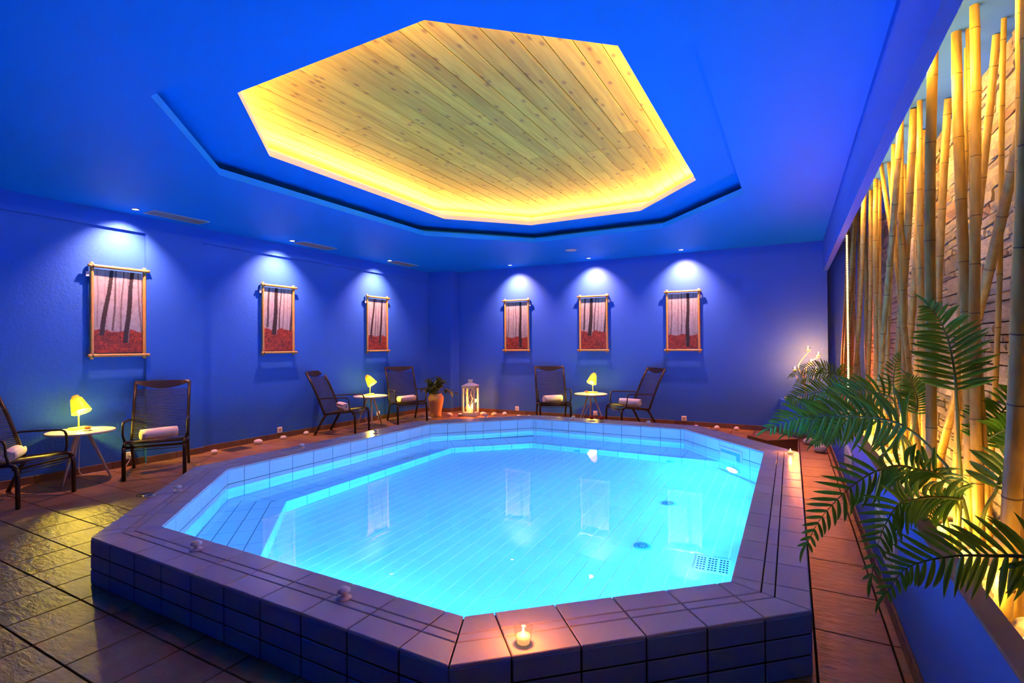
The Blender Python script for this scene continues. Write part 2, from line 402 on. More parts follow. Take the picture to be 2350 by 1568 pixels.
# ------------------------------------------------------------------ setting: floor
XL, YB, YN = -7.41, 9.85, -1.9
fb = MB()
A_, B_, C_, D_, E_, F_, G_, H_ = [V((p.x, p.y)) for p in offs(PO, -.05)]
x0, x1, y0, y1 = XL - .1, XF + .02, YN - .1, YB + .1
z = -.012
for quad in ([A_, (A_.x, y0), (B_.x, y0), B_], [B_, (B_.x, y0), (x1, y0), (x1, C_.y), C_], [C_, (x1, C_.y), (x1, D_.y), D_], [D_, (x1, D_.y), (x1, y1), (E_.x, y1), E_],
             [E_, (E_.x, y1), (F_.x, y1), F_], [F_, (F_.x, y1), (x0, y1), (x0, G_.y), G_], [G_, (x0, G_.y), (x0, H_.y), H_], [H_, (x0, H_.y), (x0, y0), (A_.x, y0), A_]):
    fb.poly([(p[0], p[1], z) for p in quad])
floor = tag(fb.build('floor', m_grout_d), 'brown slate tiled floor around the pool', kind='structure')
ftiles = []
TS = .345
def sd(p):
    # signed distance outside the pool octagon and the edge it belongs to
    best = (-9, 0)
    for i in range(8):
        a, b = PO[i], PO[(i + 1) % 8]; e = (b - a).normalized(); d = (p - a).dot(V((e.y, -e.x)))
        if d > best[0]: best = (d, i)
    return best
xs = -6.2 + TS * 1.0
nx0 = int((x0 - xs) / TS) - 1
def floor_cell(xa, xb, ya, yb):
    xa, xb, ya, yb = max(xa, XL), min(xb, XF), max(ya, YN), min(yb, YB)
    if xb - xa < .02 or yb - ya < .02: return
    g = .004
    P = [V((xa + g, ya + g)), V((xb - g, ya + g)), V((xb - g, yb - g)), V((xa + g, yb - g))]
    c_ = V(((xa + xb) / 2, (ya + yb) / 2)); d, i = sd(c_)
    if d < .3:
        a, b = PO[i], PO[(i + 1) % 8]; e = (b - a).normalized(); n = V((e.y, -e.x))
        P = clean(clip(P, a - n * .2, n))
        if len(P) < 3 or parea(P) < .002 or max((p - a).dot(n) for p in P) < -.02: return
    ftiles.append((P, c_))
for i in range(-5, 26):
    for j in range(-12, 26):
        xa, ya = -7.606 + .352 * i, 1.455 + .338 * j
        if xa + .352 > .065 and xa < 5: continue
        floor_cell(xa, xa + .352, ya, ya + .338)
# remaining strip up to the planter: narrow walkway laid in longer tiles
xw = -7.606 + .352 * 21
ywk = 3.135 - .51 * 10
for j in range(26):
    floor_cell(xw, .09, ywk + .51 * j, ywk + .51 * (j + 1)); floor_cell(.09, .425, ywk + .51 * j, ywk + .51 * (j + 1)); floor_cell(.425, XF, ywk + .51 * j, ywk + .51 * (j + 1))
def vis_size(c_, z=0):
    q = project((c_.x, c_.y, z))
    if not q or not (-150 < q[0] < 2500 and -150 < q[1] < 1750): return 0
    return 1 / q[2]
ftiles.sort(key=lambda t: -vis_size(t[1]))
rest = MB(); cache = {}
for k, (P, c_) in enumerate(ftiles):
    if k < 300 and vis_size(c_) > 0:
        loc = [p - c_ for p in P]; key = tuple((round(p.x, 3), round(p.y, 3)) for p in loc)
        if key not in cache: cache[key] = MB().prism(loc, -.014, 0, .0025, bottom=False).mesh('floor_tile', m_floor)
        ob('floor_tile', cache[key], floor, Matrix.Translation((c_.x, c_.y, 0)))
    else: rest.prism(P, -.014, 0, .0025, bottom=False)
tag(rest.build('floor_tile_field', m_floor, floor), kind='stuff')

# ------------------------------------------------------------------ setting: walls
w = MB(); w.box(XL - .2, XL, YN - .2, YB + .2, -.1, ZC + .5)
w.box(XL, XL + .05, YN, YB, 2.99, ZC); w.box(XL, XL + .05, 3.57, 4.30, 0, 2.99); w.box(XL, XL + .05, YN, 1.0, 0, 2.99)
tag(w.build('wall_left', m_wall), 'textured blue wall with shallow recessed panels', kind='structure')
w = MB(); w.box(XL - .2, .527, YB, YB + .2, -.1, ZC + .5); w.box(XL, -6.77, 9.5, YB, 0, ZC); w.box(.5, 1.4, 10.12, 10.3, -.1, ZC + .5)
tag(w.build('wall_back', m_blue), 'smooth blue wall behind the pool', kind='structure')
w = MB(); w.box(XL - .2, 1.4, YN - .2, YN, -.1, ZC + .5)
tag(w.build('wall_near', m_blue), 'blue wall behind the viewer', kind='structure')
# stone wall of the niche
w = MB(); w.box(XS + .06, XS + .25, YN, 10.2, -.1, ZC + .5)
wall_right = tag(w.build('wall_right', m_grout_d), 'stacked ledge stone wall behind the bamboo', kind='structure')
stones = []
rs = random.Random(5); zz = .30
while zz < ZC - .02:
    h = min(rs.choice((.045, .06, .075, .09, .11, .125)), ZC - zz); y = 1.3 - rs.random() * .3
    while y < 10.1:
        l = rs.uniform(.12, .46) * (1.25 if h > .08 else 1); l = min(l, 10.12 - y)
        if h > .1 and rs.random() < .25:
            hs = h * rs.uniform(.35, .6); stones.append((y, l, zz, hs)); stones.append((y, l, zz + hs, h - hs))
        else: stones.append((y, l, zz, h))
        y += l
    zz += h
def stone_mesh(k):
    r = random.Random(100 + k); nxs = 3; vv = []; F = []
    # front grid 4x3 facing -x in unit cell, uneven depth
    for j in range(3):
        for i in range(4):
            yy, zz_ = i / 3, j / 2
            e = (i in (0, 3)) or (j in (0, 2))
            vv.append((-(.6 + r.random() * .35 if not e else .45 + r.random() * .25), min(max(yy + (r.random() - .5) * .05, .0), 1), min(max(zz_ + (r.random() - .5) * .08, 0), 1)))
    b = len(vv)
    ring = [0, 1, 2, 3, 7, 11, 10, 9, 8, 4]
    for q in ring: vv.append((0.3, vv[q][1], vv[q][2]))
    for j in range(2):
        for i in range(3): a = j * 4 + i; F.append((a, a + 4, a + 5, a + 1))
    for k2 in range(10): j2 = (k2 + 1) % 10; F.append((ring[k2], ring[j2], b + j2, b + k2))
    return MB().raw(vv, F, 0, False)
smesh = [stone_mesh(k) for k in range(14)]
smd = [[s_.mesh('stone', m) for s_ in smesh] for m in (m_stone, m_stone2)]
def svis(s_):
    q = project((XS, s_[0] + s_[1] / 2, s_[2] + s_[3] / 2))
    if not q or not (-60 < q[0] < 2420 and -60 < q[1] < 1640): return 0
    return s_[1] * s_[3] / q[2] ** 2
stones.sort(key=lambda s_: -svis(s_))
rest = MB()
for k, (y, l, zb, h) in enumerate(stones):
    v = rs.randrange(14); dpt = rs.uniform(.5, 1.0) * .055; g = .0035
    M = Matrix.Translation((XS + .06, y + g, zb + g)) @ Matrix.Diagonal((dpt * 1.0 + .012, l - 2 * g, h - 2 * g, 1))
    if k < 300: ob('stone', smd[1 if rs.random() < .13 else 0][v], wall_right, M)
    else: rest.raw([M @ V(p) for p in smesh[v].v], smesh[v].f)
tag(rest.build('stone_courses', m_stone, wall_right), kind='stuff')

# ------------------------------------------------------------------ setting: ceiling with octagonal recess
c_ = MB()
def ring_plane(mb, inner, x0, x1, y0, y1, z, mi=0):
    A_, B_, C_, D_, E_, F_, G_, H_ = inner
    for q in ([A_, (A_.x, y0), (B_.x, y0), B_], [B_, (B_.x, y0), (x1, y0), (x1, C_.y), C_], [C_, (x1, C_.y), (x1, D_.y), D_], [D_, (x1, D_.y), (x1, y1), (E_.x, y1), E_],
              [E_, (E_.x, y1), (F_.x, y1), F_], [F_, (F_.x, y1), (x0, y1), (x0, G_.y), G_], [G_, (x0, G_.y), (x0, H_.y), H_], [H_, (x0, H_.y), (x0, y0), (A_.x, y0), A_]):
        mb.poly([(p[0], p[1], z) for p in reversed(q)], mi)
def band(mb, poly, z0, z1, mi=0):
    for i in range(len(poly)):
        a, b = poly[i], poly[(i + 1) % len(poly)]; mb.poly([(a.x, a.y, z0), (b.x, b.y, z0), (b.x, b.y, z1), (a.x, a.y, z1)], mi)
def oct_ring(mb, pin, pout, z, mi=0):
    for i in range(8):
        j = (i + 1) % 8; mb.poly([(pin[i].x, pin[i].y, z), (pout[i].x, pout[i].y, z), (pout[j].x, pout[j].y, z), (pin[j].x, pin[j].y, z)], mi)
CW = offs(CO, .28); LIPT = .065; ZP = 3.56
ring_plane(c_, CO, XL - .1, XS + .1, YN - .1, 10.15, ZC); band(c_, CO, ZC, ZC + .07); oct_ring(c_, CO, CW, ZC + .07); band(c_, CW, ZC + .07, ZU)
ceiling = tag(c_.build('ceiling', m_ceil), 'blue ceiling with a stepped octagonal recess', kind='structure')
p_ = MB(); CIW = offs(CI, .26)
oct_ring(p_, CI, CW, ZU); oct_ring(p_, CI, CIW, ZU + LIPT)
p_.build('recess_panel', m_ceil, ceiling)
p_ = MB(); band(p_, CI, ZU, ZU + LIPT); p_.build('recess_lip', m_white, ceiling)
p_ = MB(); band(p_, CIW, ZU + LIPT, ZP + .03); p_.build('cove_board', m_cream, ceiling)
# wooden boards above the recess
k = 0; x = -4.78; rw = random.Random(3)
while x < -.6:
    strip = [V((x + .002, 1.9)), V((x + .157, 1.9)), V((x + .157, 7.6)), V((x + .002, 7.6))]
    P = clean(clip_poly(strip, CIW))
    if len(P) >= 3:
        ys = [p.y for p in P]; cut = rw.uniform(min(ys) + .25 * (max(ys) - min(ys)), max(ys) - .25 * (max(ys) - min(ys)))
        for sgn in (1, -1):
            Q = clean(clip(P, V((x, cut + sgn * .001)), V((0, sgn))))
            if len(Q) < 3: continue
            mb = MB(); zj = ZP + rw.uniform(0, .002)
            mb.prism([V((p.x, -p.y)) for p in reversed(Q)], -.02, 0, .003)
            mb.v = [(a, -b2, zj - z_ - .0) for a, b2, z_ in mb.v]
            o = mb.build('plank', m_wood, ceiling)
    x += .159
mb = MB(); mb.box(-5.2, -.3, 1.7, 7.8, ZP + .022, ZP + .05); mb.build('board_backing', m_grout_d, ceiling)

MB().box(XT, XS + .06, YN, 10.12, ZC - .004, ZC + .02).build('niche_ceiling', m_blue, ceiling)
for i in range(8):
    a, b = CV[i], CV[(i + 1) % 8]; e = b - a; l = e.length - .16
    MB().bbox(-l / 2, l / 2, -.012, .012, 0, .02, .002).build('light_strip', m_socket, ceiling, Matrix.Translation(((a.x + b.x) / 2, (a.y + b.y) / 2, ZU + .068 - .02)) @ Matrix.Rotation(math.atan2(e.y, e.x), 4, 'Z'))
# beam above the planter
w = MB(); w.box(XF, XT, YN, 10.12, BZ, ZC)
beam = tag(w.build('trim_1', m_blue), 'blue beam above the bamboo planter', kind='structure')
MB().box(XT, XT + .018, 1.8, 6.9, 2.965, 2.995).build('light_strip', m_socket, beam)

# ------------------------------------------------------------------ skirting
def skirting(name, runs, label, h=.085):
    root = bpy.data.objects.new(name, None); COL.objects.link(root); tag(root, label, kind='structure')
    for a, b in runs:
        a, b = V(a), V(b); L_ = (b - a).length; n = max(1, round(L_ / .35)); e = (b - a) / L_; rot = math.atan2(e.y, e.x); l = L_ / n
        me = MB().bbox(.002, l - .002, 0, .014, 0, h, .002).mesh('baseboard_tile', m_base)
        for i in range(n):
            q = a + e * (i * l); ob('baseboard_tile', me, root, Matrix.Translation((q.x, q.y, 0)) @ Matrix.Rotation(rot, 4, 'Z'))
    return root
# runs keep the room on the left side of the direction of travel
skirting('baseboard_left', [((XL, 9.5), (XL, 4.30)), ((XL, 4.3), (XL + .05, 4.3)), ((XL + .05, 4.30), (XL + .05, 3.57)), ((XL, 3.57), (XL, 1.0))], 'brown tile skirting along the textured blue wall')
skirting('baseboard_back', [((-.19, YB), (-6.77, YB)), ((-6.77, YB), (-6.77, 9.5)), ((-6.77, 9.5), (XL, 9.5))], 'brown tile skirting along the back wall')
skirting('baseboard_right', [((XF, 1.5), (XF, 9.2))], 'dark tile skirting along the bamboo planter')

# ------------------------------------------------------------------ pool
pool = thing('pool', 'raised octagonal swimming pool lined with pale tiles', 'pool', (-2.6, 4.8, 0), world=True)
bd = MB(); ZB = RIM - .012
band(bd, PO, -.02, ZB, 0); oct_ring(bd, PI, PO, ZB, 0)
bd.f = [tuple(reversed(f)) if i < 8 else f for i, f in enumerate(bd.f)]
for i in range(8):
    a, b = PI[i], PI[(i + 1) % 8]
    bd.poly([(b.x, b.y, PFLOOR - .05), (a.x, a.y, PFLOOR - .05), (a.x, a.y, ZB), (b.x, b.y, ZB)], 1 if i in (3, 4, 5, 6, 7) else 2)
# bench solid and floor
BI = [V((-2.93, 1.9)), V((-4.36, 3.35)), V((-4.36, 6.14)), V((-3.46, 6.98)), V((-.815, 6.98))]   # inner edge of the bench
BW = [PI[0], PI[7], PI[6], PI[5], PI[4]]                                                         # wall behind it
zb = BENCH - .01
for i in range(4):
    bd.poly([(BI[i].x, BI[i].y, zb), (BI[i + 1].x, BI[i + 1].y, zb), (BW[i + 1].x, BW[i + 1].y, zb), (BW[i].x, BW[i].y, zb)], 1)
    bd.poly([(BI[i].x, BI[i].y, PFLOOR - .02), (BI[i].x, BI[i].y, zb), (BI[i + 1].x, BI[i + 1].y, zb), (BI[i + 1].x, BI[i + 1].y, PFLOOR - .02)], 1)
bd.poly([(p.x, p.y, PFLOOR - .0008) for p in offs(PI, .01)], 3)
bd.build('basin', [m_grout_d, m_grout_b, m_ptile, m_grout_l], pool)
rectc = {}
def lay(name, poly, M, mt, thick=.012, bev=.002):
    # one tile: polygon in the plane of M (x along, y across, z out of the surface)
    P = clean(poly)
    if len(P) < 3 or parea(P) < 4e-4: return None
    if sum(P[i].x * P[(i + 1) % len(P)].y - P[(i + 1) % len(P)].x * P[i].y for i in range(len(P))) < 0: P = P[::-1]
    o0 = P[0].copy(); key = (mt.name, thick, tuple((round(p.x - o0.x, 4), round(p.y - o0.y, 4)) for p in P))
    if key not in rectc: rectc[key] = MB().prism([p - o0 for p in P], -thick, 0, bev, bottom=False).mesh(name, mt)
    return ob(name, rectc[key], pool, M @ Matrix.Translation((o0.x, o0.y, 0)))
def frame(o, ux, n):
    ux = V(ux).normalized(); n = V(n).normalized(); uy = n.cross(ux)
    return Matrix(((ux.x, uy.x, n.x, o[0]), (ux.y, uy.y, n.y, o[1]), (ux.z, uy.z, n.z, o[2]), (0, 0, 0, 1)))
TL = .287
gap = .006
def rect(a, b, c2, d): return [V((a, c2)), V((b, c2)), V((b, d)), V((a, d))]
for i in range(8):
    P, Q, p, q = PO[i], PO[(i + 1) % 8], PI[i], PI[(i + 1) % 8]
    e = (Q - P).normalized(); nin = V((-e.y, e.x)); L_ = (Q - P).length; wd = (p - P).dot(nin)
    # coping: three bands with mitred corners
    M = frame((P.x, P.y, RIM), (e.x, e.y, 0), (0, 0, 1))
    loc = lambda u: V(((u - P).dot(e), (u - P).dot(nin)))
    lp, lq = loc(p), loc(q)
    s0 = L_ / 2 % TL if i != 0 else .24
    n0 = int(s0 / TL) + 1
    bands = ((-.006, wd * .425), (wd * .425, wd * .60), (wd * .60, wd + .006))
    js = [s0 + TL * t for t in range(-2, int(L_ / TL) + 3)]
    e1 = lp.normalized(); e2 = (lq - V((L_, 0))).normalized()
    for t0, t1 in bands:
        for a, b in zip(js, js[1:]):
            R_ = rect(a + gap / 2, b - gap / 2, t0 + gap / 2, t1 - gap / 2)
            n1 = V((e1.y, -e1.x)); n2 = V((-e2.y, e2.x))
            R_ = clip(R_, n1 * gap / 2, n1)
            if len(R_) < 3: continue
            R_ = clip(R_, V((L_, 0)) + n2 * gap / 2, n2)
            if len(R_) < 3: continue
            lay('coping_tile', R_, M, m_coping, .014, .003)
    # outer face: three rows (the sides that the room shows)
    if i in (0, 1, 2, 7, 6):
        M = frame((P.x, P.y, 0), (e.x, e.y, 0), (-nin.x, -nin.y, 0))
        for r in range(3):
            za, zb_ = r * .0945, (r + 1) * .0945
            for a, b in zip(js, js[1:]):
                R_ = [V((min(max(v.x, 0), L_), v.y)) for v in rect(a + gap * .7, b - gap * .7, za + gap * .7, zb_ - gap * .7)]
                if R_[1].x - R_[0].x > .01: lay('side_tile', R_, M @ Matrix.Translation((0, 0, .006)), m_side, .01, .0025)
    # inner face
    if i in (3, 4, 5, 6, 7):
        M = frame((q.x, q.y, 0), (-e.x, -e.y, 0), (nin.x, nin.y, 0)); Li = (q - p).length
        zs = [RIM - .014, .140, .0, -.145, BENCH] + ([-.445, PFLOOR] if i == 3 else [])
        j0 = Li / 2 % TL; ji = [j0 + TL * t for t in range(-2, int(Li / TL) + 3)]
        for zt, zb_ in zip(zs, zs[1:]):
            for a, b in zip(ji, ji[1:]):
                a2, b2 = max(a, 0) + gap / 2, min(b, Li) - gap / 2
                if b2 - a2 > .01: lay('wall_tile', rect(a2, b2, zb_ + gap / 2, zt - gap / 2), M @ Matrix.Translation((0, 0, .004)), m_ptile, .008, .0015)
# bench seat and riser
for i in range(4):
    a, b, wa, wb = BI[i], BI[i + 1], BW[i], BW[i + 1]
    e = (b - a).normalized(); nw = V((e.y, -e.x)) * -1
    if (wa - a).dot(nw) < 0: nw = -nw
    uz = V((e.x, e.y, 0)).cross(V((nw.x, nw.y, 0))).z
    loc = lambda u: V(((u - a).dot(e), (u - a).dot(nw)))
    reg = [loc(a), loc(b), loc(wb), loc(wa)]
    if parea(reg) and sum(reg[k].x * reg[(k + 1) % 4].y - reg[(k + 1) % 4].x * reg[k].y for k in range(4)) < 0: reg = reg[::-1]
    wdt = (wa - a).dot(nw) if i else (wb - b).dot(nw)
    M = Matrix(((e.x, nw.x, 0, a.x), (e.y, nw.y, 0, a.y), (0, 0, 1, BENCH), (0, 0, 0, 1)))
    L_ = (b - a).length; j0 = L_ / 2 % TL
    js = [j0 + TL * t for t in range(-4, int(L_ / TL) + 5)]
    for t in range(4):
        for s0, s1 in zip(js, js[1:]):
            R_ = clip_poly(rect(s0 + gap / 2, s1 - gap / 2, wdt * t / 4 + gap / 2, wdt * (t + 1) / 4 - gap / 2), reg)
            if len(R_) < 3: continue
            P3 = clean(R_)
            if uz < 0:
                # mirrored frame: bake into a right handed one
                M2 = Matrix(((e.x, -nw.x, 0, a.x), (e.y, -nw.y, 0, a.y), (0, 0, 1, BENCH), (0, 0, 0, 1)))
                lay('bench_tile', [V((v.x, -v.y)) for v in P3], M2, m_ptile, .01, .0015)
            else: lay('bench_tile', P3, M, m_ptile, .01, .0015)
    # riser
    nr = -nw
    o0, ux = (a, e)
    if V((0, 0, 1)).cross(V((nr.x, nr.y, 0))).dot(V((e.x, e.y, 0))) < 0: o0, ux = b, -e
    M = frame((o0.x, o0.y, 0), (ux.x, ux.y, 0), (nr.x, nr.y, 0))
    for zt, zb_ in ((BENCH, -.445), (-.445, PFLOOR)):
        for s0, s1 in zip(js, js[1:]):
            s0c, s1c = max(s0, 0) + gap / 2, min(s1, L_) - gap / 2
            if s1c - s0c > .01: lay('riser_tile', rect(s0c, s1c, zb_ + gap / 2, zt - gap / 2), M @ Matrix.Translation((0, 0, .004)), m_ptile, .008, .0015)
# pool floor
FR = [BI[0], PI[1], PI[2], PI[3], BI[4], BI[3], BI[2], BI[1]]
cells = []
SW = .1205
for i in range(-2, 40):
    for j in range(-1, 24):
        xa = -4.42 + SW * i; ya = 1.85 + TL * j
        R_ = clean(clip_poly(rect(xa + .0045, xa + SW - .0045, ya + .0008, ya + TL - .0008), FR))
        if len(R_) >= 3 and parea(R_) > 4e-4: cells.append((R_, sum(R_, V((0, 0))) / len(R_)))
cells.sort(key=lambda t: -vis_size(t[1], PFLOOR))
rest = MB()
for k, (R_, c2) in enumerate(cells):
    if k < 300: lay('floor_tile', R_, Matrix.Translation((0, 0, PFLOOR + .001)), m_ptile, .004, .0006)
    else: rest.prism(R_, PFLOOR - .003, PFLOOR + .001, .0006, bottom=False)
tag(rest.build('floor_tile_field', m_ptile, pool), kind='stuff')
wt = MB(); wt.poly([(p.x, p.y, WATER) for p in offs(PI, .006)])
tag(wt.build('water', m_water), 'still clear turquoise water filling the octagonal pool', 'water')

# pool fittings
n = V((-.749, -.663, 0)); M = frame((-.612, 6.747, -.40), (.663, -.749, 0), n)
t = thing('underwater_lamp', 'round glowing lamp set in the pool wall under the skimmer', 'lamp', (-.612, 6.747, -.40), world=True)
mb = MB(); mb.lathe([(.10, .0), (.10, .022), (.082, .03), (.075, .02)], 24); mb.build('lamp_ring', m_chrome, t, M)
mb = MB(); mb.lathe([(.0, .012), (.078, .012)][::-1], 24); mb.f = [tuple(f) for f in mb.f]; mb.build('lamp_lens', m_plamp, t, M)
for (p_, n_, k_), lab in zip(POOL_AND_ADDED_LAMPS[1:], ('far round lamp added unseen in the right pool wall', 'near round lamp added unseen in the right pool wall', 'round lamp added unseen in the near right diagonal pool wall', 'right round lamp added unseen in the near pool wall', 'left round lamp added unseen in the near pool wall')):
    nv = V(n_); Ml = frame(p_, (nv.y, -nv.x, 0), nv)
    tl = thing('underwater_lamp', lab, 'lamp', p_, group='added underwater lamps facing away from the viewer', world=True)  # fixture for an added, unseen lamp that evens out the pool light
    MB().lathe([(.10, .0), (.10, .022), (.082, .03), (.075, .02)], 24).build('lamp_ring', m_chrome, tl, Ml)
    MB().lathe([(.078, .012), (.0, .012)], 24).build('lamp_lens', m_plamp, tl, Ml)
M = frame((-.66, 6.80, .13), (.663, -.749, 0), n)
t = thing('pool_skimmer', 'rectangular skimmer opening in the pool wall above the lamp', 'skimmer', (-.66, 6.80, .13), world=True)
mb = MB()
for b in ((-.215, .215, .06, .085), (-.215, .215, -.085, -.06), (-.215, -.19, -.06, .06), (.19, .215, -.06, .06)): mb.box(b[0], b[1], b[2], b[3], 0, .014)
mb.build('surround', m_knobw, t, M)
MB().box(-.19, .19, -.06, .06, 0, .006).build('opening', mat('teal_plastic', (.10, .42, .40), .4), t, M)
MB().box(-.19, .11, -.055, .02, .006, .011).build('flap', mat('pale_teal_plastic', (.45, .72, .70), .35), t, M)
for x, y, lab in ((-1.093, 4.236, 'round perforated inlet in the pool floor beside the drain grille'), (-1.10, 5.348, 'round pale inlet in the pool floor near the underwater lamp')):
    t = thing('pool_inlet', lab, 'pool inlet', (x, y, PFLOOR), group='pool floor inlets')
    MB().lathe([(.075, 0), (.075, .006), (.062, .010), (.0, .010)], 20).build('inlet_disc', mat('teal_disc', (.10, .34, .38), .5), t)
    mb = MB()
    for k in range(8): a = k * math.pi / 4; mb.lathe([(.007, .0101), (.007, .012), (0, .012)], 6, (.035 * math.cos(a), .035 * math.sin(a), 0))
    tag(mb.build('perforations', m_black, t), kind='stuff')
for x, zj, lab in ((-2.738, -.50, 'oval jet in the rear pool bench, left one'), (-1.415, -.53, 'oval jet in the rear pool bench, right one')):
    t = thing('pool_jet', lab, 'pool jet', (x, 6.975, zj), group='pool bench jets')
    MB().lathe([(.05, 0), (.05, .008), (.03, .012), (.0, .006)], 16).build('jet_disc', mat('jet_teal', (.10, .36, .40), .5), t, Matrix.Rotation(math.pi / 2, 4, 'X'))
t = thing('drain_grille', 'square slotted drain grille in the pool floor near the right corner', 'drain', (-.54, 4.14, PFLOOR), .06)
mb = MB(); mb.bbox(-.125, .125, -.13, .13, 0, .012, .003); mb.build('plate', mat('pale_drain_plate', (.62, .78, .72), .4), t)
me = MB().box(-.008, .008, -.009, .009, .012, .0135).mesh('slot', m_black)
for iy in range(6):
    for ix in range(9):
        ob('slot', me, t, Matrix.Translation((-.104 + ix * .023 + (.012 if ix > 2 else 0) + (.012 if ix > 5 else 0), -.095 + iy * .038, 0)))

# knobs along the coping
KN = [((-3.12, 1.78), 'white knob on the near coping beside the pool steps'), ((-1.89, 1.77), 'white knob on the near coping left of the tea light'),
      ((-4.52, 2.43), 'white knob on the left diagonal coping near the chairs'), ((-5.13, 4.16), 'small white knob on the left coping by two floor pebbles'),
      ((-5.06, 5.32), 'small knob on the left coping in the yellow lamp glow'), ((-4.47, 7.28), 'small white knob on the coping in front of the lantern'),
      ((-3.13, 7.81), 'small white knob on the rear coping left of the lotus candles'), ((-1.91, 7.79), 'small white knob on the rear coping right of the lotus candles')]
kb = MB().lathe([(.034, 0), (.036, .006), (.03, .012), (.012, .014), (.012, .03)], 16).mesh('base', m_knobw)
kt = MB().lathe([(.012, .028), (.030, .032), (.030, .044), (.016, .054), (.0, .056)], 16).mesh('cap', m_knobw)
for (x, y), lab in KN:
    t = thing('coping_knob', lab, 'pool knob', (x, y, RIM), group='knobs on the pool coping'); ob('base', kb, t, world=False); ob('cap', kt, t, world=False)
t = thing('ring_fitting', 'flat metal ring on the left coping edge beside a floor drain', 'fitting', (-4.60, 2.25, RIM))
MB().lathe([(.045, 0), (.045, .005), (.03, .007), (.028, .002)], 20).build('ring', m_chrome, t); MB().lathe([(.02, 0), (.02, .004), (0, .004)], 14).build('plug', m_black, t)

# tea lights in glass
def tealight(x, y, z, lab, r=.035, h=.062, power=.9):
    t = thing('tea_light', lab, 'candle', (x, y, z), group='tea lights on the coping')
    MB().lathe([(r * .78, 0), (r * .82, h * .3), (r, h), (r * .94, h), (r * .74, h * .3), (r * .70, .006), (0, .006)], 20).build('glass_cup', m_glass, t)
    MB().lathe([(r * .66, .008), (r * .68, h * .52), (0, h * .52)], 16).build('wax', m_wax, t)
    MB().lathe([(.0, h * .55), (.005, h * .68), (.004, h * .8), (0, h * 1.05)], 8).build('flame', m_flame, t)
    point('candle_light', (x, y, z + h * 1.3), power, FLAME_COL, .012)
tealight(-.96, 1.84, RIM, 'lit tea light in clear glass on the near coping', .04, .07, 2.2)
tealight(-.02, 6.38, RIM, 'lit tea light in clear glass on the right coping by the brown step', .036, .055, 1.8)

# ------------------------------------------------------------------ planter and pebble bed
t = thing('planter', 'long low blue planter wall with dark cap along the bamboo', 'planter', (XF, 4.5, 0), world=True)
MB().box(XF, XT, YN, 10.12, 0, PT - .012).build('parapet', m_blue, t)
MB().bbox(XF - .004, XT + .004, YN, 10.12, PT - .012, PT, .003).build('cap', m_cap, t)
MB().box(XT, XS, YN, 10.12, .30, .44).build('bed', m_soil, t)
MB().box(XT, XT + .018, 1.8, 6.9, .585, .615).build('light_strip', m_socket, t)
for y0_, y1_, z0_, z1_, lab in ((5.44, 6.15, .30, .515, 'slatted vent grille on the planter wall, far one near the pebbles'), (3.28, 3.99, .24, .49, 'slatted vent grille on the planter wall, near one under the palm')):
    g = thing('planter_grille', lab, 'vent', (XF, (y0_ + y1_) / 2, z0_), group='planter vent grilles', world=True)
    mb = MB(); x_ = XF - .016
    mb.box(x_, XF, y0_, y1_, z1_ - .02, z1_); mb.box(x_, XF, y0_, y1_, z0_, z0_ + .02); mb.box(x_, XF, y0_, y0_ + .02, z0_ + .02, z1_ - .02); mb.box(x_, XF, y1_ - .02, y1_, z0_ + .02, z1_ - .02)
    mb.build('frame', m_socket, g); MB().box(XF - .004, XF, y0_ + .02, y1_ - .02, z0_ + .02, z1_ - .02).build('back', m_black, g)
    for k in range(7): zq = z0_ + .03 + k * (z1_ - z0_ - .06) / 6; MB().box(XF - .013, XF - .005, y0_ + .02, y1_ - .02, zq - .006, zq + .004).build('slat', m_socket, g)

def pebble_mesh(k, m):
    r = random.Random(k); b = MB(); b.blob((0, 0, 0), (1, r.uniform(.7, .9), r.uniform(.52, .68)), 12, 8, 0, 0, r)
    ph = [r.uniform(0, 6) for _ in range(4)]
    b.v = [tuple(c3 * (1 + .09 * math.sin(2.3 * v[0] + ph[0]) + .08 * math.sin(2.9 * v[1] + ph[1]) + .06 * math.sin(3.1 * v[2] + ph[2])) for c3 in v) for v in b.v]
    return b.mesh('pebble', m)
PB = [pebble_mesh(k, m_peb) for k in range(6)]; PBB = [pebble_mesh(k + 20, m_bedpeb) for k in range(6)]
def set_pebble(me, x, y, z, s, label, group, cat='pebble'):
    o = ob('pebble', me); hz = max(v.co.z for v in me.vertices) * s
    o.location = (x, y, z + hz * .93); o.rotation_euler = (RND.uniform(-.15, .15), RND.uniform(-.15, .15), RND.uniform(0, 6.28)); o.scale = (s, s, s)
    return tag(o, label, cat, group)
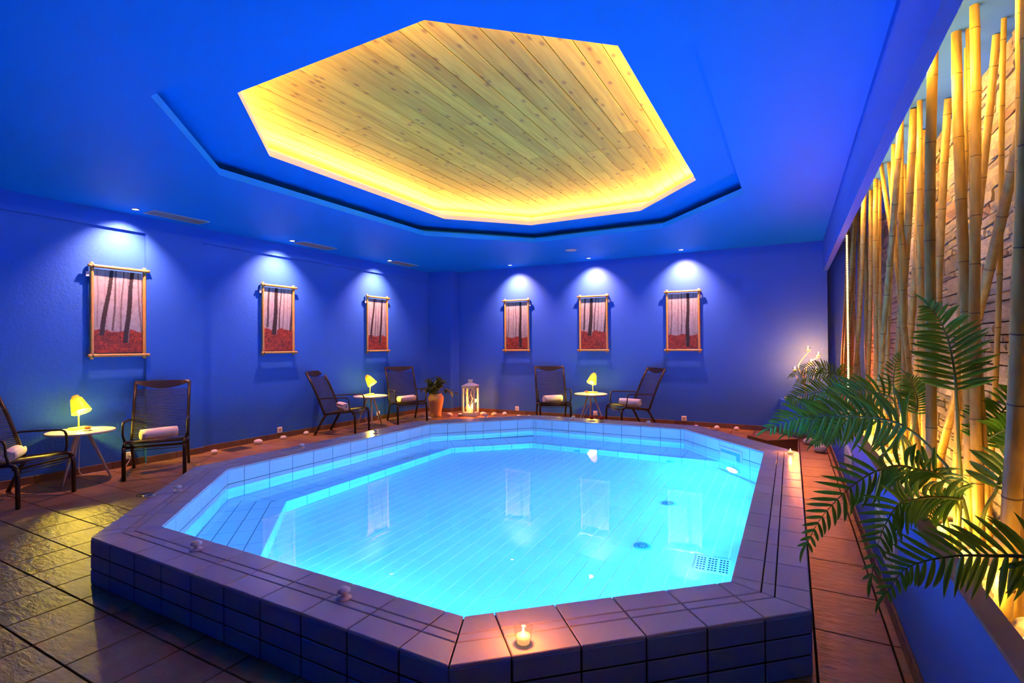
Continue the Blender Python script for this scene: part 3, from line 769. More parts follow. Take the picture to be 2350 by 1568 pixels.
PEB = [(-7.15, 4.33, .055, 'white pebble by the left wall, nearest the big chair'), (-7.25, 5.07, .062, 'white pebble on the floor just past the floor grate'), (-7.27, 5.54, .05, 'white pebble below the wall socket left of the far chairs'),
       (-7.28, 6.0, .052, 'white pebble at the rear foot of the third chair'), (-6.55, 8.42, .05, 'white pebble at the foot of the terracotta pot'), (-6.42, 8.97, .07, 'large white pebble between the pot and the lantern'),
       (-6.22, 9.07, .055, 'small white pebble beside the lantern, left of it'), (-5.80, 9.35, .065, 'white pebble just right of the lantern'), (-5.60, 9.45, .06, 'second white pebble right of the lantern'),
       (-5.42, 9.58, .065, 'tall white pebble left of the back wall socket'), (-5.06, 9.55, .045, 'little white pebble below the back wall socket'), (-4.78, 9.5, .055, 'white pebble left of the chair under the first back picture'),
       (-1.50, 9.55, .06, 'white pebble half hidden behind the rear coping'), (-1.16, 9.60, .062, 'white pebble left of two by the back skirting, right of the socket'), (-.85, 9.66, .06, 'white pebble nearest the brown step by the back skirting'),
       (.22, 8.82, .085, 'flat white pebble by the round pedestal, rear of three'), (.345, 8.58, .08, 'white pebble middle of three beside the planter'), (.335, 8.26, .08, 'white pebble front of three beside the planter')]
for k, (x, y, s, lab) in enumerate(PEB): set_pebble(PB[k % 6], x, y, 0, s, lab, 'white pebbles on the floor')
rest = MB(); rp = random.Random(8); cnt = 0
for layer in range(2):
    yy = 1.35
    while yy < 9.9:
        xx = XT + .03
        while xx < XS - .02:
            s = rp.uniform(.032, .062); x_, y_ = xx + rp.uniform(-.01, .02), yy + rp.uniform(-.02, .02); me = PBB[rp.randrange(6)]
            if y_ < 3.6 and not (layer and rp.random() < .6):
                set_pebble(me, x_, y_, .43 + layer * .035, s, 'cream pebble lying in the bamboo bed', 'cream pebbles in the bamboo bed'); cnt += 1
            elif not layer:
                M = Matrix.Translation((x_, y_, .45 + s * .5)) @ Matrix.Rotation(rp.uniform(0, 6), 4, 'Z') @ Matrix.Diagonal((s, s, s, 1))
                rest.raw([M @ v.co for v in me.vertices], [tuple(p.vertices) for p in me.polygons], 0, True)
            xx += s * 1.75
        yy += .088
tag(rest.build('pebble_bed', m_bedpeb), 'bed of cream pebbles at the far end of the planter', 'pebbles', kind='stuff')

# ------------------------------------------------------------------ bamboo canes: x, y at base, y at top, radius
CANES = [(.74, 9.27, 7.89, .026), (.70, 9.55, 7.61, .024), (.78, 9.22, 8.43, .022), (.68, 9.59, 8.13, .022), (.82, 9.2, 8.14, .018), (.72, 8.223, 6.697, .027), (.785, 7.928, 9.288, .02), (.85, 7.744, 8.108, .027),
         (.798, 7.54, 6.871, .023), (.787, 6.791, 6.432, .025), (.825, 6.673, 6.523, .021), (.942, 6.219, 5.136, .030), (.78, 6.021, 5.381, .022), (.70, 5.997, 4.501, .023), (.95, 5.957, 6.039, .023),
         (.98, 5.951, 5.264, .024), (.796, 5.759, 4.635, .028), (.95, 5.487, 5.404, .022), (.979, 5.429, 4.565, .027), (.95, 5.337, 5.495, .019), (.772, 5.014, 4.98, .022), (.95, 4.957, 2.617, .026),
         (.813, 4.726, 5.899, .02), (1.002, 4.726, 3.742, .022), (.80, 4.437, 4.501, .019), (.77, 4.239, 5.925, .019), (.90, 4.165, 3.829, .016), (1.0, 3.921, 3.583, .014), (.66, 3.606, 3.362, .026),
         (.811, 3.479, 3.615, .027), (.82, 3.404, 3.367, .024), (.847, 3.361, 3.6, .014), (.86, 3.127, 2.899, .014), (.85, 3.064, 2.862, .013), (.72, 2.538, 2.31, .022), (.66, 2.498, 1.954, .028)]
ORD = ['first', 'second', 'third', 'fourth', 'fifth', 'sixth', 'seventh', 'eighth', 'ninth', 'tenth', 'eleventh', 'twelfth', 'thirteenth', 'fourteenth', 'fifteenth', 'sixteenth', 'seventeenth', 'eighteenth']
rc = random.Random(21)
CANES.sort(key=lambda q: -(q[1] + q[2]))
for k, (x, yb, yt, r) in enumerate(CANES):
    a, b = V((x, yb, .43)), V((x, yt, ZC - .004)); d = b - a; L_ = d.length
    prof = []; path = []; mats_at = []
    s = rc.uniform(.05, .2); nodes = []
    while s < L_ - .05: nodes.append(s); s += rc.uniform(.24, .36)
    st = [(0, 1.0, 0)]
    for q in nodes: st += [(q - .02, .985, 0), (q - .006, 1.04, 0), (q - .002, 1.07, 1), (q + .003, .99, 1), (q + .008, 1.03, 0), (q + .03, .985, 0)]
    st.append((L_, .95, 0)); mb = MB(); n_ = 12; vv = []; F = []; mi = []
    dn = d.normalized(); ax = dn.cross(V((0, 1, 0))).normalized(); ay = dn.cross(ax)
    for s_, f_, m_ in st:
        tp = 1 - .12 * s_ / L_; off = (.008 * math.sin(s_ * 2.2 + k), .008 * math.cos(s_ * 1.7 + k))
        for j in range(n_):
            an = 2 * math.pi * j / n_; vv.append(dn * s_ + ax * (r * f_ * tp * math.cos(an) + off[0]) + ay * (r * f_ * tp * math.sin(an) + off[1]))
    for i2 in range(len(st) - 1):
        for j in range(n_): F.append((i2 * n_ + j, i2 * n_ + (j + 1) % n_, (i2 + 1) * n_ + (j + 1) % n_, (i2 + 1) * n_ + j)); mi.append(1 if st[i2][2] and st[i2 + 1][2] else 0)
    mb.v = [tuple(v) for v in vv]; mb.f = F; mb.m = mi; mb.s = [True] * len(F)
    lean = 'leaning towards the back wall' if yt - yb > .3 else ('leaning towards the viewer' if yt - yb < -.45 else 'standing nearly upright')
    if k < 18: pos = ORD[k] + ' from the light rope end'
    else: pos = ORD[len(CANES) - 1 - k] + ' from the near end'
    o = mb.build('bamboo_cane', [m_bamboo, m_node]); o.location = a
    tag(o, ('thick ' if r > .0255 else ('thin ' if r < .0185 else '')) + 'tan bamboo cane ' + lean + ', ' + pos, 'bamboo cane', 'bamboo canes in the planter')

# vertical rope of small lamps at the end of the beam
t = thing('light_rope', 'glowing vertical rope of small warm lamps beside the far bamboo', 'light rope', (.56, 6.87, .44), world=True)
MB().tube([(.56, 6.87, .46), (.56, 6.87, 2.73)], .0055, 8).build('cord', mat('clear_rope', (.6, .45, .2), .3, emit=((1, .5, .12), .5)), t)
mb = MB()
for k in range(112): mb.lathe([(0, -.006), (.0085, -.003), (.0085, .003), (0, .006)], 6, (.56, 6.87, .47 + k * .0202))
tag(mb.build('lamp_beads', m_led, t), kind='stuff')

# ------------------------------------------------------------------ palms
FRD = {
'A': [(0.667, 3.15, 0.839), (0.64, 3.3, 0.932), (0.579, 3.45, 1.014), (0.499, 3.55, 1.059), (0.388, 3.65, 1.064), (0.243, 3.75, 1.05), (0.081, 3.85, 1.025), (-0.02, 3.9, 0.984), (-0.132, 3.95, 0.916)],
'B': [(0.672, 3.15, 0.833), (0.61, 3.15, 0.868), (0.544, 3.15, 0.881), (0.454, 3.12, 0.897), (0.358, 3.06, 0.872), (0.265, 3.0, 0.812), (0.174, 2.95, 0.72), (0.104, 2.9, 0.627), (0.058, 2.87, 0.527)],
'C': [(0.657, 2.9, 0.783), (0.63, 2.88, 0.821), (0.535, 2.82, 0.833), (0.452, 2.76, 0.824), (0.398, 2.72, 0.809), (0.346, 2.66, 0.743), (0.308, 2.6, 0.663), (0.276, 2.52, 0.553)],
'D': [(0.61, 1.95, 0.761), (0.609, 1.97, 0.873), (0.582, 2.0, 0.883), (0.511, 2.02, 0.865), (0.446, 2.05, 0.842), (0.361, 2.05, 0.808), (0.306, 2.05, 0.764), (0.26, 2.02, 0.696)],
'E': [(0.657, 3.0, 0.726), (0.64, 3.0, 0.779), (0.599, 2.98, 0.778), (0.559, 2.95, 0.755), (0.536, 2.92, 0.711), (0.526, 2.9, 0.661)],
'F': [(0.743, 3.35, 0.768), (0.737, 3.35, 0.987), (0.732, 3.35, 1.195), (0.727, 3.35, 1.321), (0.715, 3.35, 1.431), (0.69, 3.33, 1.54), (0.651, 3.3, 1.628), (0.609, 3.28, 1.685)],
'G': [(0.824, 3.5, 0.787), (0.839, 3.5, 0.902), (0.864, 3.5, 0.979), (0.904, 3.45, 1.035), (0.932, 3.4, 1.071), (0.974, 3.35, 1.123), (1.0, 3.3, 1.193)],
'G2': [(0.824, 3.5, 0.787), (0.862, 3.52, 0.946), (0.901, 3.5, 1.076), (0.93, 3.45, 1.151), (0.966, 3.4, 1.245), (0.983, 3.35, 1.323)],
'H': [(0.673, 4.3, 0.701), (0.71, 4.3, 0.908), (0.732, 4.3, 1.038), (0.737, 4.3, 1.114), (0.726, 4.3, 1.172), (0.708, 4.3, 1.229), (0.678, 4.3, 1.281)],
'K1': [(0.677, 4.4, 0.741), (0.657, 4.5, 0.967), (0.64, 4.6, 1.096), (0.529, 4.7, 1.131), (0.428, 4.8, 1.109), (0.307, 4.9, 1.081), (0.201, 5.0, 1.028)],
'I': [(0.699, 6.6, 0.47), (0.626, 6.6, 0.837), (0.549, 6.6, 0.96), (0.452, 6.6, 0.99), (0.298, 6.6, 0.97), (0.162, 6.6, 0.931), (0.023, 6.6, 0.876), (-0.023, 6.6, 0.849)],
'J': [(0.765, 7.4, 0.604), (0.616, 7.4, 0.964), (0.504, 7.4, 1.125), (0.384, 7.4, 1.181), (0.31, 7.4, 1.196), (0.184, 7.4, 1.189), (0.079, 7.4, 1.152), (-0.003, 7.4, 1.097)],
'K': [(0.765, 7.4, 0.604), (0.599, 7.3, 0.944), (0.49, 7.3, 1.114), (0.321, 7.3, 1.138), (0.181, 7.3, 1.096), (0.104, 7.3, 1.051), (0.042, 7.3, 0.984)],
'L': [(0.664, 4.1, 0.796), (0.575, 4.1, 0.943), (0.46, 4.1, 1.006), (0.364, 4.1, 1.006), (0.299, 4.1, 0.961), (0.244, 4.1, 0.913), (0.188, 4.1, 0.867), (0.136, 4.1, 0.815)],
'M': [(0.692, 4.2, 0.78), (0.59, 4.2, 0.943), (0.452, 4.25, 1.016), (0.304, 4.3, 1.001), (0.199, 4.3, 0.973), (0.144, 4.3, 0.949), (0.065, 4.3, 0.908), (-0.029, 4.3, 0.838)],
'N': [(0.665, 2.7, 0.797), (0.705, 2.7, 0.907), (0.725, 2.7, 0.978), (0.737, 2.65, 1.016), (0.754, 2.6, 1.012), (0.768, 2.55, 0.985)],
'O': [(0.773, 5.3, 0.727), (0.761, 5.3, 0.981), (0.748, 5.3, 1.163), (0.764, 5.3, 1.309), (0.794, 5.3, 1.4)],
'P': [(0.765, 7.4, 0.604), (0.659, 7.4, 0.912), (0.587, 7.3, 1.126), (0.515, 7.2, 1.208), (0.486, 7.1, 1.196)],
'Q': [(0.626, 3.15, 0.782), (0.625, 3.1, 0.856), (0.575, 3.05, 0.896), (0.502, 3.0, 0.905), (0.445, 2.95, 0.889)]}
# fronds of one plant, its root, label; frond settings: start of leaflets along the stem, leaflet length, pairs
PALMS = [(('A', 'B', 'E', 'F', 'Q'), (.70, 3.2), 'green palm with long fronds over the planter wall beside the thick cane'),
         (('C', 'N'), (.665, 2.8), 'green palm with a frond drooping over the near planter grille'),
         (('D',), (.62, 1.95), 'palm with one olive frond reaching in at the right edge'),
         (('G', 'G2'), (.83, 3.52), 'yellow-lit palm close against the stone wall'),
         (('H', 'L', 'M', 'K1'), (.69, 4.25), 'dense green palm leaning over the walkway in mid planter'),
         (('O',), (.77, 5.3), 'small upright palm between canes in mid planter'),
         (('I',), (.70, 6.6), 'green palm by the light rope hanging towards the round pedestal'),
         (('J', 'K', 'P'), (.765, 7.4), 'far palm with brownish candle-lit fronds before the candelabra')]
FS = {'A': (.36, .25, 23, .027), 'B': (.22, .20, 24, .022), 'C': (.22, .17, 22, .02), 'D': (.25, .15, 22, .017), 'E': (.25, .10, 16, .014), 'F': (.42, .19, 20, .022), 'G': (.4, .17, 20, .017), 'G2': (.4, .17, 18, .017),
      'H': (.4, .13, 20, .014), 'K1': (.45, .2, 20, .02), 'I': (.35, .22, 26, .02), 'J': (.38, .15, 26, .014), 'K': (.38, .13, 24, .013), 'L': (.35, .16, 22, .018), 'M': (.3, .2, 22, .02), 'N': (.35, .14, 12, .03), 'O': (.35, .14, 16, .015), 'P': (.5, .12, 12, .012), 'Q': (.3, .13, 12, .018)}
def leaflet_mesh(k):
    # unit blade along +x, folded along the midrib, curling down
    r = random.Random(k); vv = []; F = []; N_ = 6; droop = (.10, .2, .32)[k % 3]
    for i in range(N_ + 1):
        s_ = i / N_; wd = .5 * (math.sin(math.pi * min(1, s_ * .9 + .1)) ** .7) * (1 if s_ < 1 else 0); zc_ = -droop * s_ * s_
        vv += [(s_, wd, zc_ + .22 * wd), (s_, 0, zc_), (s_, -wd, zc_ + .22 * wd)]
    for i in range(N_):
        a = i * 3; F += [(a, a + 1, a + 4, a + 3), (a + 1, a + 2, a + 5, a + 4)]
    return MB().raw(vv, F, 0, True).mesh('leaflet', m_palm)
LF = [leaflet_mesh(k) for k in range(3)]
def smooth(path, n):
    P = [V(p) for p in path]; out = []; m_ = len(P) - 1
    for i in range(n + 1):
        t_ = i / n * m_; k = min(int(t_), m_ - 1); u = t_ - k
        p0, p1, p2, p3 = P[max(k - 1, 0)], P[k], P[k + 1], P[min(k + 2, m_)]
        out.append(.5 * ((2 * p1) + (p2 - p0) * u + (2 * p0 - 5 * p1 + 4 * p2 - p3) * u * u + (3 * p1 - p0 - 3 * p2 + p3) * u ** 3))
    return out
rf = random.Random(4)
for keys, (rx, ry), lab in PALMS:
    palm = thing('palm', lab, 'palm', (rx, ry, .45), group='palms in the planter', world=True)
    for key in keys:
        pts = FRD[key]; start, ll, pairs, lw = FS[key]
        base = [(rx + rf.uniform(-.02, .02), ry + rf.uniform(-.02, .02), .44)] if pts[0][2] > .5 else []
        S = smooth(base + pts, 60)
        frd = thing('frond', None, None); frd.parent = palm; frd.matrix_parent_inverse = ROOTM[palm]; frd.location = S[0]; ROOTM[frd] = Matrix.Translation(-V(S[0]))
        i0 = int(60 * start)
        MB().tube(S[:i0 + 3], [.009 - .003 * i / (i0 + 3) for i in range(i0 + 3)], 6).build('stalk', m_stalk, frd)
        MB().tube(S[i0 + 2:], [max(.0065 * (1 - (i / (60 - i0))), .0015) for i in range(61 - i0 - 2)], 6).build('rachis', m_rachis, frd)
        tilt = rf.uniform(-.35, .35)
        for j in range(pairs):
            f_ = start + (1 - start) * (j + .5) / pairs; fi = f_ * 60; k = min(int(fi), 59); p = S[k].lerp(S[k + 1], fi - k); tg = (S[min(k + 2, 60)] - S[max(k - 1, 0)]).normalized()
            view = (p - V((0, 0, 1.5))).normalized(); view = (view + V((0, 0, .35))).normalized()
            side = view.cross(tg).normalized(); nrm = tg.cross(side).normalized()
            side = (side * math.cos(tilt) + nrm * math.sin(tilt)).normalized()
            q = (j + .5) / pairs; ln = ll * (.62 + .38 * math.sin(math.pi * min(1, q * .9 + .18))) * (1 - .62 * q ** 2.2); lw_ = lw * 1.05 * (.5 + .5 * ln / ll)
            for sgn in (1, -1):
                sw = math.radians(20 + 26 * q + rf.uniform(-4, 4))
                dv = (side * sgn * math.cos(sw) + tg * math.sin(sw) + V((0, 0, -.10)) + nrm * rf.uniform(-.16, .16)).normalized()
                zv = nrm if nrm.z >= 0 else -nrm; zv = (zv - dv * zv.dot(dv)).normalized(); yv = zv.cross(dv); lq = ln * rf.uniform(.92, 1.08)
                M = Matrix(((dv.x * lq, yv.x * lw_, zv.x * lq, p.x), (dv.y * lq, yv.y * lw_, zv.y * lq, p.y), (dv.z * lq, yv.z * lw_, zv.z * lq, p.z), (0, 0, 0, 1)))
                ob('leaflet', LF[rf.randrange(3)], frd, M)
        tip = S[-1]; tg = (S[-1] - S[-4]).normalized(); yv = tg.cross(V((0, 0, 1))).normalized(); zv = yv.cross(tg); lq = ll * .5; lw = lw * .7
        ob('leaflet', LF[0], frd, Matrix(((tg.x * lq, yv.x * lw, zv.x * lq, tip.x), (tg.y * lq, yv.y * lw, zv.y * lq, tip.y), (tg.z * lq, yv.z * lw, zv.z * lq, tip.z), (0, 0, 0, 1))))

# ------------------------------------------------------------------ chairs
def make_chair():
    t = thing('lounge_chair', '', 'chair', group='brown corded lounge chairs')
    W_ = .29
    rail = [(.35, 0), (.348, .30), (.335, .365), (.305, .398), (.26, .408), (.10, .392), (-.20, .352)]
    back = [(-.19, .345), (-.235, .46), (-.30, .62), (-.39, .82), (-.52, 1.06)]
    def at(prof, s_):
        d = [0]
        for a, b in zip(prof, prof[1:]): d.append(d[-1] + math.hypot(b[0] - a[0], b[1] - a[1]))
        s_ *= d[-1]
        for i in range(len(prof) - 1):
            if s_ <= d[i + 1] + 1e-9: u = (s_ - d[i]) / (d[i + 1] - d[i]); return prof[i][0] + u * (prof[i + 1][0] - prof[i][0]), prof[i][1] + u * (prof[i + 1][1] - prof[i][1])
        return prof[-1]
    for s_ in (-1, 1):
        y = s_ * W_
        MB().tube([(x, y, z) for x, z in rail[:3]], .018, 8, flat=1.15).build('leg', m_chair, t)
        MB().tube([(-.16, y, .352), (-.22, y, .27), (-.37, y, 0)], .018, 8, flat=1.15).build('leg', m_chair, t)
        MB().tube([(x, y, z) for x, z in rail[2:]], .018, 8, flat=1.15).build('seat_rail', m_chair, t)
        MB().tube([(x, y, z) for x, z in back], .018, 8, flat=1.15).build('back_post', m_chair, t)
        y2 = y + s_ * .022
        MB().tube([(-.295, y, .605), (-.26, y2, .62), (.0, y2, .635), (.19, y2, .64), (.225, y2, .632), (.245, y2, .60), (.255, y2, .50), (.262, y, .41)], .013, 8, flat=.8).build('armrest', m_chair, t)
    for (x, z) in ((.30, .375), (-.19, .345), (.02, .378)): MB().tube([(x, -W_, z - .012), (x, W_, z - .012)], .011, 6).build('crossbar', m_chair, t)
    hb = MB(); n_ = 10
    for i in range(n_):
        for (ya, yb) in ((i / n_, (i + 1) / n_),):
            def col(u):
                sag = .07 * math.sin(math.pi * u); yy = -W_ + 2 * W_ * u; xx = -.52 - .02 * math.sin(math.pi * u)
                return [(xx + .01, yy, 1.075), (xx + .035, yy, 1.045 - sag), (xx + .02, yy, 1.04 - sag), (xx - .008, yy, 1.075)]
            a, b = col(ya), col(yb)
            for k in range(4): k2 = (k + 1) % 4; hb.poly([a[k], a[k2], b[k2], b[k]], 0)
    hb.build('headrest', m_chair, t)
    cm = MB().tube([(0, -W_, 0), (0, W_, 0)], .0046, 5).mesh('cord', m_cord)
    for i in range(24):
        x, z = at(rail[1:], .03 + .94 * i / 23); ob('cord', cm, t, Matrix.Translation((x + .002, 0, z + .012)))
    for i in range(32):
        x, z = at(back, .06 + .80 * i / 31); ob('cord', cm, t, Matrix.Translation((x + .014, 0, z)))
    return t
ch = make_chair()
CH = [((-6.79, 2.10), 26, 'brown corded chair cut off at the left edge, towel on its seat'), ((-6.76, 3.41), -32.5, 'brown corded chair right of the nearest lamp table, facing the pool'),
      ((-6.87, 6.43), 21.7, 'brown corded chair seen from its side, left of the middle lamp table'), ((-6.76, 7.99), -32, 'brown corded chair between the middle lamp table and the terracotta pot'),
      ((-4.09, 9.15), -58, 'brown corded chair left of the lamp table on the back wall'), ((-2.55, 9.15), -135, 'brown corded chair right of the lamp table on the back wall')]
for k, ((x, y), a, lab) in enumerate(CH):
    if k == 0: ch.location = (x, y, 0); ch.rotation_euler = (0, 0, math.radians(a)); ch['label'] = lab
    else: copy_tree(ch, (x, y, 0), math.radians(a), lab)

# rolled towels
def towel_mesh(k):
    r = random.Random(k); n_ = 58; turns = 3.1; R0, R1 = .012, .066; th = .0085; Lh = .19; vv = []; F = []
    st_ = 7
    for i in range(n_ + 1):
        u = i / n_; a = u * turns * 2 * math.pi + k; rad = R0 + (R1 - R0) * u
        for o_ in (-th, th):
            for j in range(st_):
                s_ = j / (st_ - 1) * 2 - 1; bul = 1 + .03 * math.sin(3 * s_ + k) ; yy = Lh * s_ * (1 + .015 * math.sin(a * 1.3))
                vv.append(((rad + o_) * math.cos(a) * bul, yy, (rad + o_) * math.sin(a) * bul * .93))
    def I(i, o_, j): return (i * 2 + o_) * st_ + j
    for i in range(n_):
        for j in range(st_ - 1):
            F.append((I(i, 1, j), I(i, 1, j + 1), I(i + 1, 1, j + 1), I(i + 1, 1, j))); F.append((I(i, 0, j), I(i + 1, 0, j), I(i + 1, 0, j + 1), I(i, 0, j + 1)))
        F.append((I(i, 0, 0), I(i, 1, 0), I(i + 1, 1, 0), I(i + 1, 0, 0))); F.append((I(i, 0, st_ - 1), I(i + 1, 0, st_ - 1), I(i + 1, 1, st_ - 1), I(i, 1, st_ - 1)))
    for j in range(st_ - 1): F.append((I(n_, 0, j), I(n_, 1, j), I(n_, 1, j + 1), I(n_, 0, j + 1)))
    return MB().raw(vv, F, 0, True).mesh('rolled_towel', m_towel)
TW = [towel_mesh(k) for k in range(3)]
TWL = ['white rolled towel on the chair cut off at the left edge', 'white rolled towel on the chair right of the nearest lamp table', 'white rolled towel on the side-view chair left of the middle table',
       'white rolled towel on the chair beside the terracotta pot', 'white rolled towel on the left chair of the back wall', 'white rolled towel on the right chair of the back wall']
for k, ((x, y), a, _) in enumerate(CH):
    ar = math.radians(a); dx = (-.02, -.06, .0, -.03, -.03, .02)[k]
    o = ob('rolled_towel', TW[k % 3]); o.location = (x + dx * math.cos(ar), y + dx * math.sin(ar), .384 + .012 + .064 + dx * .14); o.rotation_euler = (0, math.radians(0), ar + math.radians((34, 20, 42, 20, 14, 40)[k]))
    tag(o, TWL[k], 'towel', 'rolled towels on the chairs')

# ------------------------------------------------------------------ side tables, lamps, flowers
def make_table():
    t = thing('side_table', '', 'table', group='round side tables')
    MB().lathe([(.0, .545), (.30, .545), (.315, .552), (.315, .566), (.308, .57), (.0, .57)], 40).build('table_top', m_tabtop, t)
    for a in (-57, 66, 180):
        a = math.radians(a); MB().tube([(.06 * math.cos(a), .06 * math.sin(a), .547), (.27 * math.cos(a), .27 * math.sin(a), 0)], [.019, .012], 10).build('leg', m_leg, t)
    MB().lathe([(.0, .52), (.085, .52), (.085, .546), (0, .546)], 20).build('leg_plate', m_leg, t)
    return t
tb = make_table()
TB = [((-7.05, 2.75), 0, 'round white side table with the nearest yellow lamp'), ((-6.99, 7.22), .3, 'round white side table between the two far left chairs'), ((-3.38, 9.33), -1.2, 'round white side table against the back wall')]
for k, ((x, y), a, lab) in enumerate(TB):
    if k == 0: tb.location = (x, y, 0); tb['label'] = lab
    else: copy_tree(tb, (x, y, 0), a, lab)
def lamp(x, y, face, tilt, lab):
    t = thing('desk_lamp', lab, 'lamp', (x, y, .57), face, group='yellow desk lamps')
    MB().bbox(-.05, .05, -.085, .085, 0, .026, .004).build('base', m_lampbody, t)
    MB().tube([(0, 0, .02), (-.002, 0, .16), (-.012, 0, .24), (-.02, 0, .285)], .008, 10).build('stem', m_lampbody, t)
    M = Matrix.Translation((.0, 0, .275)) @ Matrix.Rotation(math.radians(-tilt), 4, 'Y')
    MB().lathe([(.094, -.085), (.055, .085), (.036, .098), (.036, .118), (.0, .120)], 28).build('shade_shell', m_shade, t, M)
    s_ = [c2 for c2 in t.children if c2.name.startswith('shade_shell')][0]; me = s_.data
    # open the underside of the shade
    import bmesh
    bm = bmesh.new(); bm.from_mesh(me); bm.faces.ensure_lookup_table()
    dl = [f for f in bm.faces if len(f.verts) > 8 and f.calc_center_median().z < -.05]; bmesh.ops.delete(bm, geom=dl, context='FACES'); bm.to_mesh(me); bm.free(); s_.name = 'lamp_shade'
    MB().blob((0, 0, .0), (.026, .026, .03), 12, 8).build('bulb', m_bulb, t, M)
    wpos = Matrix.Translation((x, y, .57)) @ Matrix.Rotation(face, 4, 'Z') @ M @ V((0, 0, -.045))
    point('lamp_light', wpos, LAMP_W, LAMP_COL, .03)
lamp(-7.18, 2.78, math.radians(14), 30, 'lit yellow desk lamp on the nearest left side table')
lamp(-7.08, 7.30, math.radians(16), 36, 'lit yellow desk lamp on the middle side table, shade tilted right')
lamp(-3.38, 9.45, math.radians(-105), 30, 'lit yellow desk lamp on the back wall side table')
def flower(x, y, z, m, lab, r=.035, leaves=True, name='flower', group='flower heads on tables'):
    t = thing(name, lab, 'flower', (x, y, z), RND.uniform(0, 6), group=group)
    for ring, (nn, rr, zz_, tl) in enumerate(((6, 1.0, .012, .55), (5, .72, .02, .95), (4, .42, .026, 1.25))):
        for k in range(nn):
            a = 2 * math.pi * k / nn + ring; mb = MB(); vv = []; F = []
            for i in range(4):
                for j in range(5):
                    u, v_ = i / 3, j / 4 * 2 - 1; wd = .55 * math.sin(math.pi * (.25 + .6 * u)); x_ = u * math.cos(tl * u); z_ = u * math.sin(tl) * .8
                    vv.append((r * rr * x_, r * rr * wd * v_, z * 0 + zz_ + r * rr * (z_ + .22 * (v_ * v_) * u)))
            for i in range(3):
                for j in range(4): F.append((i * 5 + j, (i + 1) * 5 + j, (i + 1) * 5 + j + 1, i * 5 + j + 1))
            mb.raw(vv, F, 0, True).build('petal', m, t, Matrix.Rotation(a, 4, 'Z'))
    MB().blob((0, 0, .03), (.012, .012, .014), 8, 6).build('flower_heart', m, t)
    if leaves:
        for a in (2.4, 3.6):
            mb = MB(); mb.raw([(.01, 0, .004), (.04, .018, .012), (.075, 0, .006), (.04, -.018, .012), (.04, 0, .004)], [(0, 4, 1), (4, 2, 1), (0, 3, 4), (4, 3, 2)], 0, True); mb.build('leaf', m_gleaf, t, Matrix.Rotation(a, 4, 'Z'))
flower(-6.99, 2.79, .57, m_rose, 'salmon rose beside the lamp on the nearest side table', .05)
flower(-3.46, 9.32, .57, m_rose, 'salmon rose on the back wall side table', .048)
flower(-2.82, 7.84, RIM, m_red, 'red lotus candle on the rear coping, left one', .07, True, 'lotus_flower', 'red lotus flowers on the coping')
flower(-2.66, 7.84, RIM, m_red, 'red lotus candle on the rear coping, right one', .07, True, 'lotus_flower', 'red lotus flowers on the coping')

# ------------------------------------------------------------------ pictures in bamboo frames
def hash2(i, j): return (math.sin(i * 127.1 + j * 311.7) * 43758.5453) % 1.0
def vnoise(x, y):
    i, j = math.floor(x), math.floor(y); u, v = x - i, y - j; u = u * u * (3 - 2 * u); v = v * v * (3 - 2 * v)
    return (hash2(i, j) * (1 - u) + hash2(i + 1, j) * u) * (1 - v) + (hash2(i, j + 1) * (1 - u) + hash2(i + 1, j + 1) * u) * v
TRUNKS = {0: [(.36, -.27, .070, .21, .020), (.79, -.17, .075, .12, .020), (.45, -.10, .030, .27, .085), (.60, -.10, .026, .26, .13), (.70, -.05, .016, .29, .20), (.06, .02, .018, .3, .2), (.90, .10, .024, .22, .12), (.22, .02, .014, .3, .26), (.53, -.06, .014, .3, .26), (.30, -.05, .012, .3, .28), (.98, .0, .016, .24, .2)],
          1: [(.44, -.12, .105, .25, .014), (.18, -.12, .055, .37, .05), (.60, -.12, .034, .33, .055), (.72, -.10, .026, .33, .14), (.85, -.06, .018, .35, .2), (1.02, -.10, .055, .25, .03), (.28, .0, .016, .36, .24), (.52, -.02, .014, .36, .24), (.05, -.02, .014, .36, .26), (.93, -.05, .014, .36, .26)],
          2: [(.68, -.02, .085, .03, .012), (.14, -.07, .030, .25, .11), (.34, .0, .022, .24, .15), (.47, -.02, .028, .24, .09), (.57, .01, .018, .24, .2), (.86, -.02, .018, .24, .2), (.25, .0, .014, .24, .25), (.95, -.05, .016, .22, .22), (.78, .0, .013, .24, .27), (.05, .0, .016, .24, .22)]}
def design(k, x, y):
    # x, y in 0..1 (y up): misty forest print, three motifs
    n1 = vnoise(x * 60 + k * 9, y * 110); n2 = vnoise(x * 14 + k * 5, y * 22)
    fog = .20 + .09 * n2 + .05 * n1 + .10 * y
    col = [fog * .92, fog * 1.06, fog * 1.06]
    for x0, sl, w_, yb, dk in reversed(TRUNKS[k]):
        cx = x0 + sl * (1 - y) + .010 * math.sin(y * 9 + x0 * 20)
        if abs(x - cx) < w_ * (.55 + .25 * (1 - y)) + .006 * (n1 - .5) and y > yb:
            d_ = dk * (.6 + .8 * n1); col = [d_, d_ * .97, d_ * .96]
    hz = {0: .27, 1: .34, 2: .25}[k] + .015 * math.sin(x * 11 + k) + .03 * (n1 - .5)
    if y < hz:
        if not any(abs(x - (q[0] + q[1] * (1 - y))) < q[2] * .78 and y > q[3] and q[4] < .03 for q in TRUNKS[k]):
            v_ = (.25 + .9 * vnoise(x * 34 + k, y * 60) ** 1.5) * (.55 + .6 * n2); col = [.36 * v_ + .03, .045 * v_ + .006, .014 * v_ + .004]
    return col
m_print, nt_, b_, N_, L_ = nmat('forest_print')
